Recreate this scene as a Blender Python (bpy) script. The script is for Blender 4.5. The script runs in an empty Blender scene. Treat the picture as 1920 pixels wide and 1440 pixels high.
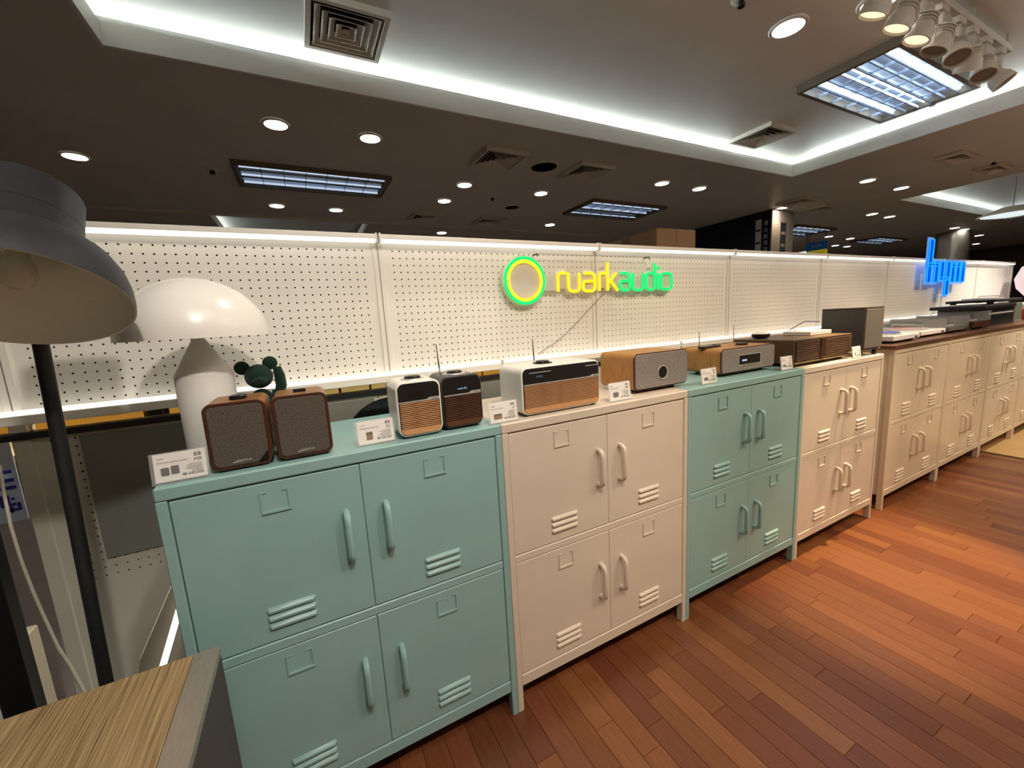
import bpy, bmesh, math, random
from math import sin, cos, pi, radians
from mathutils import Vector, Matrix
random.seed(7)
SC = bpy.context.scene
COL = SC.collection

# ------------------------------------------------------------------ camera
F_PX, YAW, PITCH, ROLL = 754.71, 0.47152, -0.15591, -0.057265
CAM = Vector((0.31185, -1.0431, 1.28778))
fw = Vector((sin(YAW)*cos(PITCH), cos(YAW)*cos(PITCH), sin(PITCH)))
rt0 = Vector((cos(YAW), -sin(YAW), 0)); up0 = rt0.cross(fw)
rt = rt0*cos(ROLL) + up0*sin(ROLL); up = -rt0*sin(ROLL) + up0*cos(ROLL)
cd = bpy.data.cameras.new('camera'); cam = bpy.data.objects.new('camera', cd); COL.objects.link(cam)
cd.sensor_fit = 'HORIZONTAL'; cd.sensor_width = 36.0; cd.lens = F_PX/1920*36.0
cd.clip_start = 0.02; cd.clip_end = 100
cam.matrix_world = Matrix(((rt.x, up.x, -fw.x, CAM.x), (rt.y, up.y, -fw.y, CAM.y), (rt.z, up.z, -fw.z, CAM.z), (0, 0, 0, 1)))
SC.camera = cam

# ------------------------------------------------------------------ world, exposure
w = bpy.data.worlds.new('world'); SC.world = w; w.use_nodes = True
w.node_tree.nodes['Background'].inputs[0].default_value = (0.8, 0.75, 0.7, 1)
w.node_tree.nodes['Background'].inputs[1].default_value = 0.02
vs = SC.view_settings
cy = SC.cycles
cy.max_bounces = 7; cy.diffuse_bounces = 4; cy.glossy_bounces = 3; cy.transmission_bounces = 6; cy.transparent_max_bounces = 6
cy.use_light_tree = False
cy.caustics_reflective = False; cy.caustics_refractive = False
vs.view_transform = 'Standard'; vs.look = 'None'; vs.exposure = 0.22; vs.gamma = 1.0; vs.use_curve_mapping = False

# ------------------------------------------------------------------ room lamps (spot lamps and downlights on the shop side), plus added fill
WARM = (1.0, 0.76, 0.50); NEUT = (1.0, 0.91, 0.80)
def spot(loc, target, power, ang, col=WARM, blend=0.6, rad=0.05):
    l = bpy.data.lights.new('spot_lamp', 'SPOT'); o = bpy.data.objects.new('spot_lamp', l); COL.objects.link(o)
    l.energy = power; l.spot_size = radians(ang); l.spot_blend = blend; l.color = col; l.shadow_soft_size = rad
    o.location = loc; d = Vector(target) - Vector(loc); o.rotation_euler = d.to_track_quat('-Z', 'Y').to_euler()
    return o
SPOTS = [  # downlights / track heads aimed at the cabinet row
    ((0.5, -1.75, 2.84), (0.35, 0.0, 0.60), 96, 64, NEUT),
    ((1.6, -1.75, 2.84), (1.4, 0.0, 0.65), 70, 62, WARM),
    ((2.9, -1.75, 2.84), (2.4, 0.0, 0.65), 86, 54, WARM),
    ((4.2, -1.75, 2.84), (3.6, 0.0, 0.62), 104, 52, WARM),
    ((5.2, -1.75, 2.84), (5.0, 0.0, 0.65), 85, 54, WARM),
    ((3.3, -0.12, 2.62), (2.72, -0.20, 0.0), 420, 36, (1.0, 0.72, 0.42)),
    ((4.17, -0.12, 2.58), (3.5, -0.35, 0.0), 90, 50, WARM),
    ((6.4, -0.6, 2.66), (6.6, -0.4, 0.0), 240, 100, NEUT),
    ((1.2, 0.2, 2.86), (1.0, 0.2, 0.9), 45, 80, NEUT),
]
for a in SPOTS: spot(*a)
def panel(x, y, power):                    # soft fill lights added under the coffer, out of the picture
    l = bpy.data.lights.new('ceiling_fill', 'AREA'); l.shape = 'RECTANGLE'; l.size = 1.2; l.size_y = 0.55; l.energy = power; l.color = (1.0, 0.93, 0.84)
    o = bpy.data.objects.new('ceiling_fill', l); COL.objects.link(o); o.location = (x, y, 2.88)
for x, y in ((0.6, -1.3), (2.6, -1.3), (4.5, -1.3)): panel(x, y, 13)

# ------------------------------------------------------------------ materials
MATS = {}
def mat(name, col, rough=0.5, metal=0.0, noise=0.0, nscale=20.0, bump=0.0, bscale=60.0, emit=None, es=0.0,
        stretch=None, col2=None, trans=0.0, ior=1.45, coat=0.0, alpha=1.0, sheen=0.0):
    if name in MATS: return MATS[name]
    m = bpy.data.materials.new(name); m.use_nodes = True
    nt = m.node_tree; b = nt.nodes['Principled BSDF']
    b.inputs['Base Color'].default_value = (*col, 1); b.inputs['Roughness'].default_value = rough
    b.inputs['Metallic'].default_value = metal; b.inputs['IOR'].default_value = ior
    b.inputs['Transmission Weight'].default_value = trans; b.inputs['Coat Weight'].default_value = coat
    b.inputs['Alpha'].default_value = alpha; b.inputs['Sheen Weight'].default_value = sheen
    if emit: b.inputs['Emission Color'].default_value = (*emit, 1); b.inputs['Emission Strength'].default_value = es
    tc = nt.nodes.new('ShaderNodeTexCoord'); mp = nt.nodes.new('ShaderNodeMapping')
    nt.links.new(tc.outputs['Object'], mp.inputs[0])
    if stretch: mp.inputs['Scale'].default_value = stretch
    if noise > 0 or col2:
        n = nt.nodes.new('ShaderNodeTexNoise'); n.inputs['Scale'].default_value = nscale; n.inputs['Detail'].default_value = 5
        nt.links.new(mp.outputs[0], n.inputs['Vector'])
        r = nt.nodes.new('ShaderNodeValToRGB'); r.color_ramp.elements[0].position = 0.3; r.color_ramp.elements[1].position = 0.7
        a = col; c2 = col2 if col2 else tuple(min(1, x*(1+noise)) for x in col)
        c1 = a if col2 else tuple(x*(1-noise) for x in col)
        r.color_ramp.elements[0].color = (*c1, 1); r.color_ramp.elements[1].color = (*c2, 1)
        nt.links.new(n.outputs['Fac'], r.inputs[0]); nt.links.new(r.outputs[0], b.inputs['Base Color'])
    if bump > 0:
        n2 = nt.nodes.new('ShaderNodeTexNoise'); n2.inputs['Scale'].default_value = bscale; n2.inputs['Detail'].default_value = 3
        nt.links.new(mp.outputs[0], n2.inputs['Vector'])
        bp = nt.nodes.new('ShaderNodeBump'); bp.inputs['Strength'].default_value = bump; bp.inputs['Distance'].default_value = 0.002
        nt.links.new(n2.outputs['Fac'], bp.inputs['Height']); nt.links.new(bp.outputs[0], b.inputs['Normal'])
    MATS[name] = m; return m
def emis(name, col, s, weak=False):
    if name in MATS: return MATS[name]
    m = bpy.data.materials.new(name); m.use_nodes = True; nt = m.node_tree
    nt.nodes.remove(nt.nodes['Principled BSDF']); e = nt.nodes.new('ShaderNodeEmission')
    e.inputs[0].default_value = (*col, 1); e.inputs[1].default_value = s
    nt.links.new(e.outputs[0], nt.nodes['Material Output'].inputs[0]); MATS[name] = m
    if s < 2.3 and name != 'led_white': m.cycles.emission_sampling = 'NONE'
    return m
def hexl(r, g, b):
    f = lambda c: (c/255/12.92) if c <= 10 else ((c/255+0.055)/1.055)**2.4
    return (f(r), f(g), f(b))

M_TEAL = mat('teal_paint', hexl(140, 176, 174), 0.36, noise=0.03, nscale=8, bump=0.08, bscale=300)
M_CREAM = mat('cream_paint', hexl(210, 197, 180), 0.38, noise=0.03, nscale=8, bump=0.08, bscale=300)
M_BEIGE = mat('beige_gloss_paint', hexl(222, 206, 182), 0.24, noise=0.03, nscale=8, bump=0.06, bscale=200)
M_CEIL = mat('ceiling_paint', hexl(208, 202, 192), 0.5, noise=0.04, nscale=3, bump=0.1, bscale=40)
M_COFF = mat('coffer_paint', hexl(228, 226, 220), 0.5, noise=0.03, nscale=3, bump=0.1, bscale=40)
M_PEG = mat('pegboard_white', hexl(232, 228, 218), 0.45, noise=0.02, nscale=5)
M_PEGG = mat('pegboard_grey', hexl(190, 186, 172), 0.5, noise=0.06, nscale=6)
M_DARKBACK = mat('dark_backing', (0.02, 0.018, 0.015), 0.8)
M_SHEET = mat('grey_acrylic', hexl(122, 124, 116), 0.25, noise=0.1, nscale=6)
M_BLACK = mat('black_metal', hexl(22, 22, 23), 0.4, noise=0.1, nscale=30)
M_BLACKP = mat('black_plastic', hexl(18, 18, 19), 0.3, noise=0.05, nscale=30)
M_GLASSB = mat('black_glass', hexl(12, 12, 14), 0.06, coat=0.6, noise=0.02, nscale=5)
M_SILVER = mat('silver', hexl(214, 211, 205), 0.3, metal=0.5, noise=0.05, nscale=90, stretch=(1, 30, 1))
M_CHROME = mat('chrome', hexl(220, 218, 214), 0.12, metal=1.0, noise=0.02, nscale=20)
M_ALU = mat('aluminium', hexl(190, 178, 164), 0.33, metal=0.75, noise=0.08, nscale=40, stretch=(8, 1, 8))
M_WALNUT = mat('walnut', hexl(116, 74, 40), 0.4, col2=hexl(158, 108, 64), nscale=16, stretch=(1.5, 1.5, 14))
M_WALNUTD = mat('dark_walnut', hexl(56, 32, 20), 0.4, col2=hexl(78, 46, 28), nscale=16, stretch=(1.5, 14, 14))
M_OAK = mat('oak', hexl(152, 104, 54), 0.42, col2=hexl(186, 134, 76), nscale=14, stretch=(14, 14, 1.2))
M_OAKSL = mat('oak_slat', hexl(186, 134, 88), 0.45, col2=hexl(208, 158, 110), nscale=20, stretch=(2, 20, 20))
M_GREYOAK = mat('smoked_oak', hexl(78, 60, 40), 0.45, col2=hexl(106, 84, 58), nscale=14, stretch=(2, 2, 22))
M_TWEED = mat('tweed', hexl(52, 47, 44), 0.9, col2=hexl(108, 98, 90), nscale=420, bump=0.5, bscale=420)
M_TWEEDG = mat('grey_tweed', hexl(104, 98, 94), 0.9, col2=hexl(152, 144, 138), nscale=420, bump=0.5, bscale=420)
M_TWEEDD = mat('dark_tweed', hexl(52, 53, 54), 0.9, col2=hexl(88, 88, 86), nscale=380, bump=0.5, bscale=380)
M_WHITE = mat('white_gloss', hexl(236, 232, 224), 0.25, noise=0.015, nscale=10)
M_WHITEM = mat('white_matte', hexl(232, 230, 226), 0.55, noise=0.015, nscale=10, bump=0.05, bscale=200)
M_PAPER = mat('paper', hexl(240, 234, 230), 0.7, noise=0.01, nscale=40)
M_INK = mat('ink', hexl(80, 76, 74), 0.7, noise=0.02, nscale=50)
M_INKL = mat('light_ink', hexl(150, 145, 142), 0.7, noise=0.02, nscale=50)
M_INKP = mat('photo_ink', hexl(98, 94, 92), 0.7, noise=0.1, nscale=80)
M_INKB = mat('brown_ink', hexl(140, 104, 72), 0.7, noise=0.1, nscale=80)
M_ACRYL = mat('clear_acrylic', (0.90, 0.93, 0.92), 0.05, noise=0.005, nscale=3, alpha=0.09)
M_LSHADE = mat('lamp_graphite', hexl(36, 37, 41), 0.5, noise=0.08, nscale=60, bump=0.15, bscale=400)
M_LINNER = mat('lamp_inner', hexl(246, 252, 244), 0.75, noise=0.04, nscale=200)
M_DIM = mat('bulb_glass', hexl(214, 216, 200), 0.06, noise=0.02, nscale=40)
M_GREEN = mat('green_velvet', hexl(3, 40, 28), 0.95, noise=0.15, nscale=60, sheen=0.15, bump=0.4, bscale=300)
M_CARD = mat('cardboard', hexl(150, 116, 84), 0.85, noise=0.05, nscale=12, bump=0.1, bscale=60)
M_TAPE = mat('brown_tape', hexl(112, 82, 52), 0.4, noise=0.05, nscale=12)
M_KRAFTY = mat('ochre_paper', hexl(226, 178, 90), 0.8, noise=0.08, nscale=12)
M_KRAFTC = mat('cream_paper', hexl(214, 200, 150), 0.8, noise=0.08, nscale=12)
M_RED = mat('red_paper', hexl(190, 70, 60), 0.7, noise=0.05, nscale=12)
M_LOUVRE = mat('louvre_alu', hexl(190, 196, 204), 0.16, metal=0.95, noise=0.04, nscale=8)
M_LOUVREW = mat('louvre_satin', hexl(196, 212, 232), 0.25, metal=0.25, noise=0.04, nscale=8)
M_VENT = mat('vent_grey', hexl(214, 206, 190), 0.5, noise=0.05, nscale=10)
M_DARKIN = mat('vent_dark', (0.012, 0.011, 0.01), 0.8)
M_TRACK = mat('track_white', hexl(205, 198, 186), 0.5, noise=0.08, nscale=150)
M_TOPWOOD = mat('board_walnut', hexl(76, 50, 32), 0.35, col2=hexl(104, 70, 44), nscale=10, stretch=(1.2, 16, 16))
M_NAVY = mat('navy_panel', hexl(14, 15, 26), 0.5, noise=0.05, nscale=6)
M_GREIGE = mat('greige_panel', hexl(150, 138, 126), 0.6, noise=0.04, nscale=5)
M_TILE = mat('grey_tile', hexl(186, 174, 168), 0.45, noise=0.08, nscale=5)
M_DARKFLOOR = mat('dark_floor', hexl(58, 48, 40), 0.5, noise=0.1, nscale=4)
M_WALL = mat('wall_dark', hexl(92, 82, 70), 0.8, noise=0.05, nscale=3)
M_WALLF = mat('wall_paint', hexl(225, 216, 200), 0.8, noise=0.05, nscale=3)
M_CORD = mat('white_cord', hexl(214, 206, 190), 0.5, noise=0.02, nscale=30)
M_CORDD = mat('grey_cord', hexl(120, 112, 100), 0.5, noise=0.02, nscale=30)
M_PINK = mat('pale_pink', hexl(232, 214, 226), 0.35, noise=0.02, nscale=8, emit=(1, .9, .97), es=0.25)
M_SIGNW = mat('blue_white_sign', hexl(190, 205, 240), 0.6, noise=0.02, nscale=8)
M_SIGNB = mat('sign_blue', hexl(40, 44, 140), 0.6, noise=0.02, nscale=8)
M_YEL = mat('sign_yellow', hexl(205, 190, 40), 0.5, noise=0.05, nscale=8, emit=hexl(205, 190, 40), es=0.25)
M_DBLUE = mat('sign_dark_blue', hexl(30, 70, 120), 0.5, noise=0.05, nscale=8, emit=hexl(30, 70, 120), es=0.15)
M_VINYLB = mat('blue_vinyl', hexl(70, 90, 200), 0.2, noise=0.2, nscale=30)
M_VINYLK = mat('black_vinyl', hexl(16, 16, 18), 0.2, noise=0.1, nscale=30)
E_LED = emis('led_white', (1.0, 0.94, 0.84), 1.5)
E_COVE = emis('cove_tube', (0.80, 0.95, 1.0), 46.0)
E_DOWN = emis('downlight_lens', (1.0, 0.93, 0.84), 36.0)
E_DOWNF = emis('downlight_lens_bright', (1.0, 0.92, 0.80), 12.0)
E_TUBE = emis('troffer_tube', (0.75, 0.88, 1.0), 12.0)
E_TUBEREFL = emis('troffer_tube_reflection', (0.65, 0.78, 1.0), 0.7)  # low emission paints bluish reflections into switched-off panel lights
E_PAR = emis('spot_lens', (1.0, 0.78, 0.52), 1.1)
E_NG = emis('neon_green', (0.02, 0.85, 0.16), 1.25)
E_NY = emis('neon_yellow', (1.0, 0.62, 0.02), 1.5)
E_NB = emis('neon_blue', (0.0, 0.10, 0.85), 0.9)
E_NBL = emis('neon_blue_edge', (0.02, 0.40, 1.0), 1.0)
E_DISP = emis('display_text', (0.5, 0.6, 1.0), 0.7)

# ------------------------------------------------------------------ mesh helpers
class MB:
    def __init__(s): s.v = []; s.f = []; s.mi = []
    def add(s, vs, fs, m=0):
        o = len(s.v); s.v += [tuple(x) for x in vs]
        for f in fs: s.f.append([i+o for i in f]); s.mi.append(m)
        return s
    def box(s, x0, x1, y0, y1, z0, z1, m=0):
        return s.add([(x0,y0,z0),(x1,y0,z0),(x1,y1,z0),(x0,y1,z0),(x0,y0,z1),(x1,y0,z1),(x1,y1,z1),(x0,y1,z1)],
                     [(0,3,2,1),(4,5,6,7),(0,1,5,4),(1,2,6,5),(2,3,7,6),(3,0,4,7)], m)
    def lathe(s, prof, n=24, c=(0,0,0), m=0, axis='z', cap=True):
        vs = []; fs = []; k = len(prof)
        for i in range(n):
            a = 2*pi*i/n
            for r, h in prof:
                p = (r*cos(a), r*sin(a), h)
                if axis == 'y': p = (p[0], p[2], p[1])
                if axis == 'x': p = (p[2], p[0], p[1])
                vs.append((p[0]+c[0], p[1]+c[1], p[2]+c[2]))
        for i in range(n):
            j = (i+1) % n
            for q in range(k-1): fs.append((i*k+q, j*k+q, j*k+q+1, i*k+q+1))
        if cap and prof[0][0] > 1e-6: fs.append(tuple(i*k for i in range(n))[::-1])
        if cap and prof[-1][0] > 1e-6: fs.append(tuple(i*k+k-1 for i in range(n)))
        return s.add(vs, fs, m)
    def tube(s, pts, r, n=8, m=0, flat=None):
        pts = [Vector(p) for p in pts]; vs = []; fs = []; K = len(pts)
        rr = r if isinstance(r, (list, tuple)) else [r]*K
        ref = None
        for i, p in enumerate(pts):
            t = (pts[min(i+1, K-1)] - pts[max(i-1, 0)]).normalized()
            if ref is None:
                ref = Vector((0, 1, 0)) if abs(t.y) < 0.9 else Vector((1, 0, 0))
            u = (ref - t*ref.dot(t)).normalized(); v = t.cross(u); ref = u
            for j in range(n):
                a = 2*pi*j/n
                fu = flat if flat else 1.0
                vs.append(p + u*cos(a)*rr[i]*fu + v*sin(a)*rr[i])
        for i in range(K-1):
            for j in range(n):
                k = (j+1) % n
                fs.append((i*n+j, i*n+k, (i+1)*n+k, (i+1)*n+j))
        fs.append(tuple(range(n))[::-1]); fs.append(tuple((K-1)*n+j for j in range(n)))
        return s.add(vs, fs, m)
    def prism(s, poly, y0, y1, m=0):       # poly in (x,z), extruded along y
        n = len(poly)
        vs = [(x, y0, z) for x, z in poly] + [(x, y1, z) for x, z in poly]
        fs = [tuple(range(n)), tuple(range(2*n-1, n-1, -1))] + [(i, (i+1) % n, n+(i+1) % n, n+i) for i in range(n)]
        return s.add(vs, fs, m)
    def prismz(s, poly, z0, z1, m=0):
        n = len(poly)
        vs = [(x, y, z0) for x, y in poly] + [(x, y, z1) for x, y in poly]
        fs = [tuple(range(n))[::-1], tuple(range(n, 2*n))] + [(i, (i+1) % n, n+(i+1) % n, n+i) for i in range(n)]
        return s.add(vs, fs, m)
    def ball(s, c, r, n=16, m=0):
        rx, ry, rz = r if isinstance(r, (tuple, list)) else (r, r, r)
        vs = [(c[0], c[1], c[2]-rz)]; k = n//2
        for i in range(1, k):
            a = -pi/2 + pi*i/k
            for j in range(n):
                b = 2*pi*j/n; vs.append((c[0]+rx*cos(a)*cos(b), c[1]+ry*cos(a)*sin(b), c[2]+rz*sin(a)))
        vs.append((c[0], c[1], c[2]+rz)); fs = []; L = len(vs)-1
        for j in range(n):
            q = (j+1) % n
            fs.append((0, 1+q, 1+j)); fs.append((L, L-n+j, L-n+q))
            for i in range(k-2): fs.append((1+i*n+j, 1+i*n+q, 1+(i+1)*n+q, 1+(i+1)*n+j))
        return s.add(vs, fs, m)
    def mesh(s, name, mats, bev=0.0, seg=2, smooth=True, ang=40, merge=False):
        me = bpy.data.meshes.new(name); me.from_pydata(s.v, [], s.f)
        for i, p in enumerate(me.polygons): p.material_index = s.mi[i]
        for m in (mats if isinstance(mats, (list, tuple)) else [mats]): me.materials.append(m)
        if bev > 0: seg = 1; ang = 25
        bm = bmesh.new(); bm.from_mesh(me)
        if merge: bmesh.ops.remove_doubles(bm, verts=bm.verts, dist=1e-5)
        bmesh.ops.recalc_face_normals(bm, faces=bm.faces)
        if bev > 0:
            es = [e for e in bm.edges if len(e.link_faces) == 2 and e.calc_face_angle(0) > radians(35)]
            bmesh.ops.bevel(bm, geom=es, offset=bev, segments=seg, profile=0.5, affect='EDGES', clamp_overlap=True)
        bm.to_mesh(me); bm.free()
        if smooth:
            me.polygons.foreach_set('use_smooth', [True]*len(me.polygons)); me.set_sharp_from_angle(angle=radians(ang))
        return me
def link(name, me, parent=None, loc=None, rot=None):
    o = bpy.data.objects.new(name, me); COL.objects.link(o); o.parent = parent
    if loc: o.location = loc
    if rot: o.rotation_euler = rot
    return o
def build(name, mb, m, parent=None, loc=None, rot=None, **k): return link(name, mb.mesh(name, m, **k), parent, loc, rot)
def tag(o, label=None, cat=None, group=None, kind=None):
    if label: o['label'] = label
    if cat: o['category'] = cat
    if group: o['group'] = group
    if kind: o['kind'] = kind
    return o
def thing(name, label, cat, loc=(0, 0, 0), rz=0, group=None):
    o = bpy.data.objects.new(name, None); COL.objects.link(o); o.location = loc; o.rotation_euler = (0, 0, rz)
    o.empty_display_size = 0.05
    return tag(o, label, cat, group)
def rrect(x0, x1, z0, z1, r, n=6):
    out = []
    for cx, cz, a0 in ((x1-r, z0+r, -pi/2), (x1-r, z1-r, 0), (x0+r, z1-r, pi/2), (x0+r, z0+r, pi)):
        for i in range(n+1):
            a = a0 + pi/2*i/n; out.append((cx+r*cos(a), cz+r*sin(a)))
    return out
def fillet(pts, r, n=5):                   # 2-D polyline with rounded corners
    out = [Vector(pts[0])]
    for i in range(1, len(pts)-1):
        a, b, c = Vector(pts[i-1]), Vector(pts[i]), Vector(pts[i+1])
        d1 = (a-b); d2 = (c-b); q = min(r, d1.length*0.5, d2.length*0.5)
        p1 = b+d1.normalized()*q; p2 = b+d2.normalized()*q
        for k in range(n+1):
            t = k/n; out.append(p1*(1-t)**2 + b*2*t*(1-t) + p2*t*t)
    out.append(Vector(pts[-1])); return out
def text(name, body, size, m, parent, loc, rot=(pi/2, 0, 0), align='LEFT', ext=0.0003, shear=0.0):
    cu = bpy.data.curves.new('txt', 'FONT'); cu.body = body; cu.size = size; cu.align_x = align; cu.extrude = ext; cu.shear = shear
    cu.resolution_u = 3
    t = bpy.data.objects.new('txt', cu); COL.objects.link(t)
    bpy.context.view_layer.update()
    me = bpy.data.meshes.new_from_object(t.evaluated_get(bpy.context.evaluated_depsgraph_get()))
    bpy.data.objects.remove(t); bpy.data.curves.remove(cu)
    me.name = name; me.materials.clear(); me.materials.append(m)
    return link(name, me, parent, loc, rot)
def copy_tree(o, parent=None):
    c = o.copy(); COL.objects.link(c); c.parent = parent
    for ch in list(o.children): copy_tree(ch, c)
    return c
def struct(o): o['kind'] = 'structure'; return o

H = 0.987; D = 0.505
# ------------------------------------------------------------------ shell: floors, walls, ceiling
fl = struct(build('floor', MB().box(-0.36, 5.2, -3.4, 0.45, -0.06, -0.012), mat('subfloor', hexl(40, 26, 18), 0.8, noise=0.05), smooth=False))
struct(build('floor', MB().box(5.2, 20, -3.4, 0.45, -0.06, 0.0), mat('pale_wood_floor', hexl(160, 126, 78), 0.35, col2=hexl(196, 160, 108), nscale=6, stretch=(14, 1, 1)), smooth=False))
struct(build('floor', MB().box(-4, 20, 0.45, 10, -0.06, 0.0).box(-4, -0.36, -3.4, 0.45, -0.06, 0.0), M_TILE, smooth=False))
struct(build('wall_back', MB().box(-4, 20, 10, 10.15, -0.06, 3.2), M_WALL, smooth=False))
struct(build('wall_right', MB().box(20, 20.15, -3.4, 10, -0.06, 3.2), M_WALL, smooth=False))
struct(build('wall_left', MB().box(-4.15, -4, -3.4, 10, -0.06, 3.2), M_WALL, smooth=False))
struct(build('wall_front', MB().box(-4, 20, -3.55, -3.4, -0.06, 3.2), M_WALLF, smooth=False))

# strip parquet: narrow strips running away from the cabinets
PW = 0.0706; LENS = [0.36, 0.48, 0.60, 0.74]
TONES = [((102, 59, 34), (118, 72, 43)), ((110, 64, 37), (126, 78, 47)), ((96, 53, 32), (110, 64, 40)), ((114, 69, 40), (130, 83, 51)), ((104, 60, 39), (118, 72, 47)), ((90, 49, 31), (104, 60, 39))]
PM = [mat('parquet_%d' % i, hexl(*a), 0.30, col2=hexl(*b), nscale=9, stretch=(16, 1.4, 1), bump=0.05, bscale=30) for i, (a, b) in enumerate(TONES)]
def plank_mb(L, mb=None, ox=0, oy=0, m=0):
    mb = mb or MB(); e = 0.0012; x1 = PW-0.0008; y1 = L-0.0008
    mb.add([(ox, oy, -.012), (ox+x1, oy, -.012), (ox+x1, oy+y1, -.012), (ox, oy+y1, -.012),
            (ox, oy, -e), (ox+x1, oy, -e), (ox+x1, oy+y1, -e), (ox, oy+y1, -e),
            (ox+e, oy+e, 0), (ox+x1-e, oy+e, 0), (ox+x1-e, oy+y1-e, 0), (ox+e, oy+y1-e, 0)],
           [(8, 9, 10, 11)] + [(i, (i+1) % 4, 4+(i+1) % 4, 4+i) for i in range(4)] + [(4+i, 4+(i+1) % 4, 8+(i+1) % 4, 8+i) for i in range(4)], m)
    return mb
def pix(p):
    d = Vector(p)-CAM; z = d.dot(fw)
    return None if z < 0.05 else (960+F_PX*d.dot(rt)/z, 720-F_PX*d.dot(up)/z)
planks = []
nc = int(5.56/PW)
for i in range(nc):
    x = -0.36 + i*PW; y = -3.4 + random.random()*0.0
    y = -3.4 - random.random()*0.3; first = True
    while y < 0.45:
        L = random.choice(LENS)
        y0 = max(y, -3.4); y1 = min(y+L, 0.45)
        if y1-y0 > 0.03: planks.append((x, y0, y1-y0, random.randrange(6)))
        y += L
def seen(pl):
    x, y, L, t = pl; s = 0
    n = 10; pts = 0
    for a in range(3):
        for b in range(n):
            q = pix((x+PW*(a+.5)/3, y+L*(b+.5)/n, 0))
            if q and 0 < q[0] < 1920 and 0 < q[1] < 1440 and not (y+L*(b+.5)/n > 0.02):
                dz = (Vector((x, y, 0))-CAM).dot(fw); s += 1/(dz*dz*dz)
    return s*PW*L
planks.sort(key=seen, reverse=True)
cache = {}
rest = MB()
for k, (x, y, L, t) in enumerate(planks):
    if k < 300 and seen((x, y, L, t)) > 0:
        key = (round(L, 3), t)
        if key not in cache: cache[key] = plank_mb(L).mesh('plank', PM[t], smooth=False)
        link('plank', cache[key], fl, (x, y, 0))
    else: plank_mb(L, rest, x, y, t)
tag(build('planks_beyond', rest, PM, fl, smooth=False), kind='stuff')

# ceiling sheet with three coffers
CZ = 2.7; KZ = 2.9
COFF = [(-0.36, 5.40, -2.6, 1.735), (8.25, 12.8, -2.6, 1.80), (-0.46, 1.30, 4.95, 7.2)]
def sheet(x0, x1, y0, y1, z, holes, z2):
    xs = sorted({x0, x1, *[h[0] for h in holes], *[h[1] for h in holes]}); ys = sorted({y0, y1, *[h[2] for h in holes], *[h[3] for h in holes]})
    mb = MB()
    for i in range(len(xs)-1):
        for j in range(len(ys)-1):
            cx = (xs[i]+xs[i+1])/2; cy = (ys[j]+ys[j+1])/2
            if any(h[0] < cx < h[1] and h[2] < cy < h[3] for h in holes): continue
            mb.add([(xs[i], ys[j], z), (xs[i+1], ys[j], z), (xs[i+1], ys[j+1], z), (xs[i], ys[j+1], z)], [(0, 3, 2, 1)])
    return mb
ce = struct(build('ceiling', sheet(-4, 20, -3.4, 10, CZ, COFF, CZ), M_CEIL, smooth=False))
def coffer(x0, x1, y0, y1, cove=True, e=0.45, kz=KZ):
    mb = MB(); mb.box(x0-e, x1+e, y0-e, y1+e, kz, kz+0.03)
    for (a, b, c, d) in ((x0-e-.02, x0-e, y0-e, y1+e), (x1+e, x1+e+.02, y0-e, y1+e), (x0-e, x1+e, y0-e-.02, y0-e), (x0-e, x1+e, y1+e, y1+e+.02)):
        mb.box(a, b, c, d, CZ+0.001, kz)
    build('coffer_panel', mb, M_COFF, ce, smooth=False)
    for (a, b, c, d) in ((x0-.018, x0, y0-.018, y1+.018), (x1, x1+.018, y0-.018, y1+.018), (x0, x1, y0-.018, y0), (x0, x1, y1, y1+.018)):
        build('coffer_fascia', MB().box(a, b, c, d, CZ-0.001, CZ+.105), M_COFF, ce, smooth=False)
    o = 0.014
    for (a, b, c, d) in ((x0-.018-o, x0-o, y0-.018-o, y1+.018+o), (x1+o, x1+.018+o, y0-.018-o, y1+.018+o), (x0-o, x1+o, y0-.018-o, y0-o), (x0-o, x1+o, y1+o, y1+.018+o)):
        build('coffer_lip', MB().box(a, b, c, d, CZ+.09, CZ+.132), M_COFF, ce, smooth=False)
    if cove:
        k = 0.36
        def tube(nm, a, b, c, d): tag(build('cove_light', MB().box(a, b, c, d, CZ+.135, CZ+.16), E_COVE, smooth=False), nm, 'light', 'hidden cove tubes around the coffer edges')
        nm = 'big coffer' if x0 < 5 else 'far right coffer'
        tube('cove light tube tucked behind the left lip of the %s' % nm, x0-k-.012, x0-k+.012, y0, y1)
        tube('cove light tube tucked behind the right lip of the %s' % nm, x1+k-.012, x1+k+.012, y0, y1)
        tube('cove light tube tucked behind the long rear lip of the %s' % nm, x0, x1, y1+k-.012, y1+k+.012)
for i, c in enumerate(COFF): coffer(*c, cove=(i < 2))
tag(build('cove_light', MB().box(-0.84, -0.815, 5.0, 7.1, CZ+.135, CZ+.16), E_COVE, smooth=False), 'cove light tube in the small bluish coffer behind the pegboard', 'light', 'hidden cove tubes around the coffer edges')
struct(build('trim_1', MB().box(-4, 6.5, 4.80, 4.83, CZ-.025, CZ-.0005), M_VENT, smooth=False))

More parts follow.
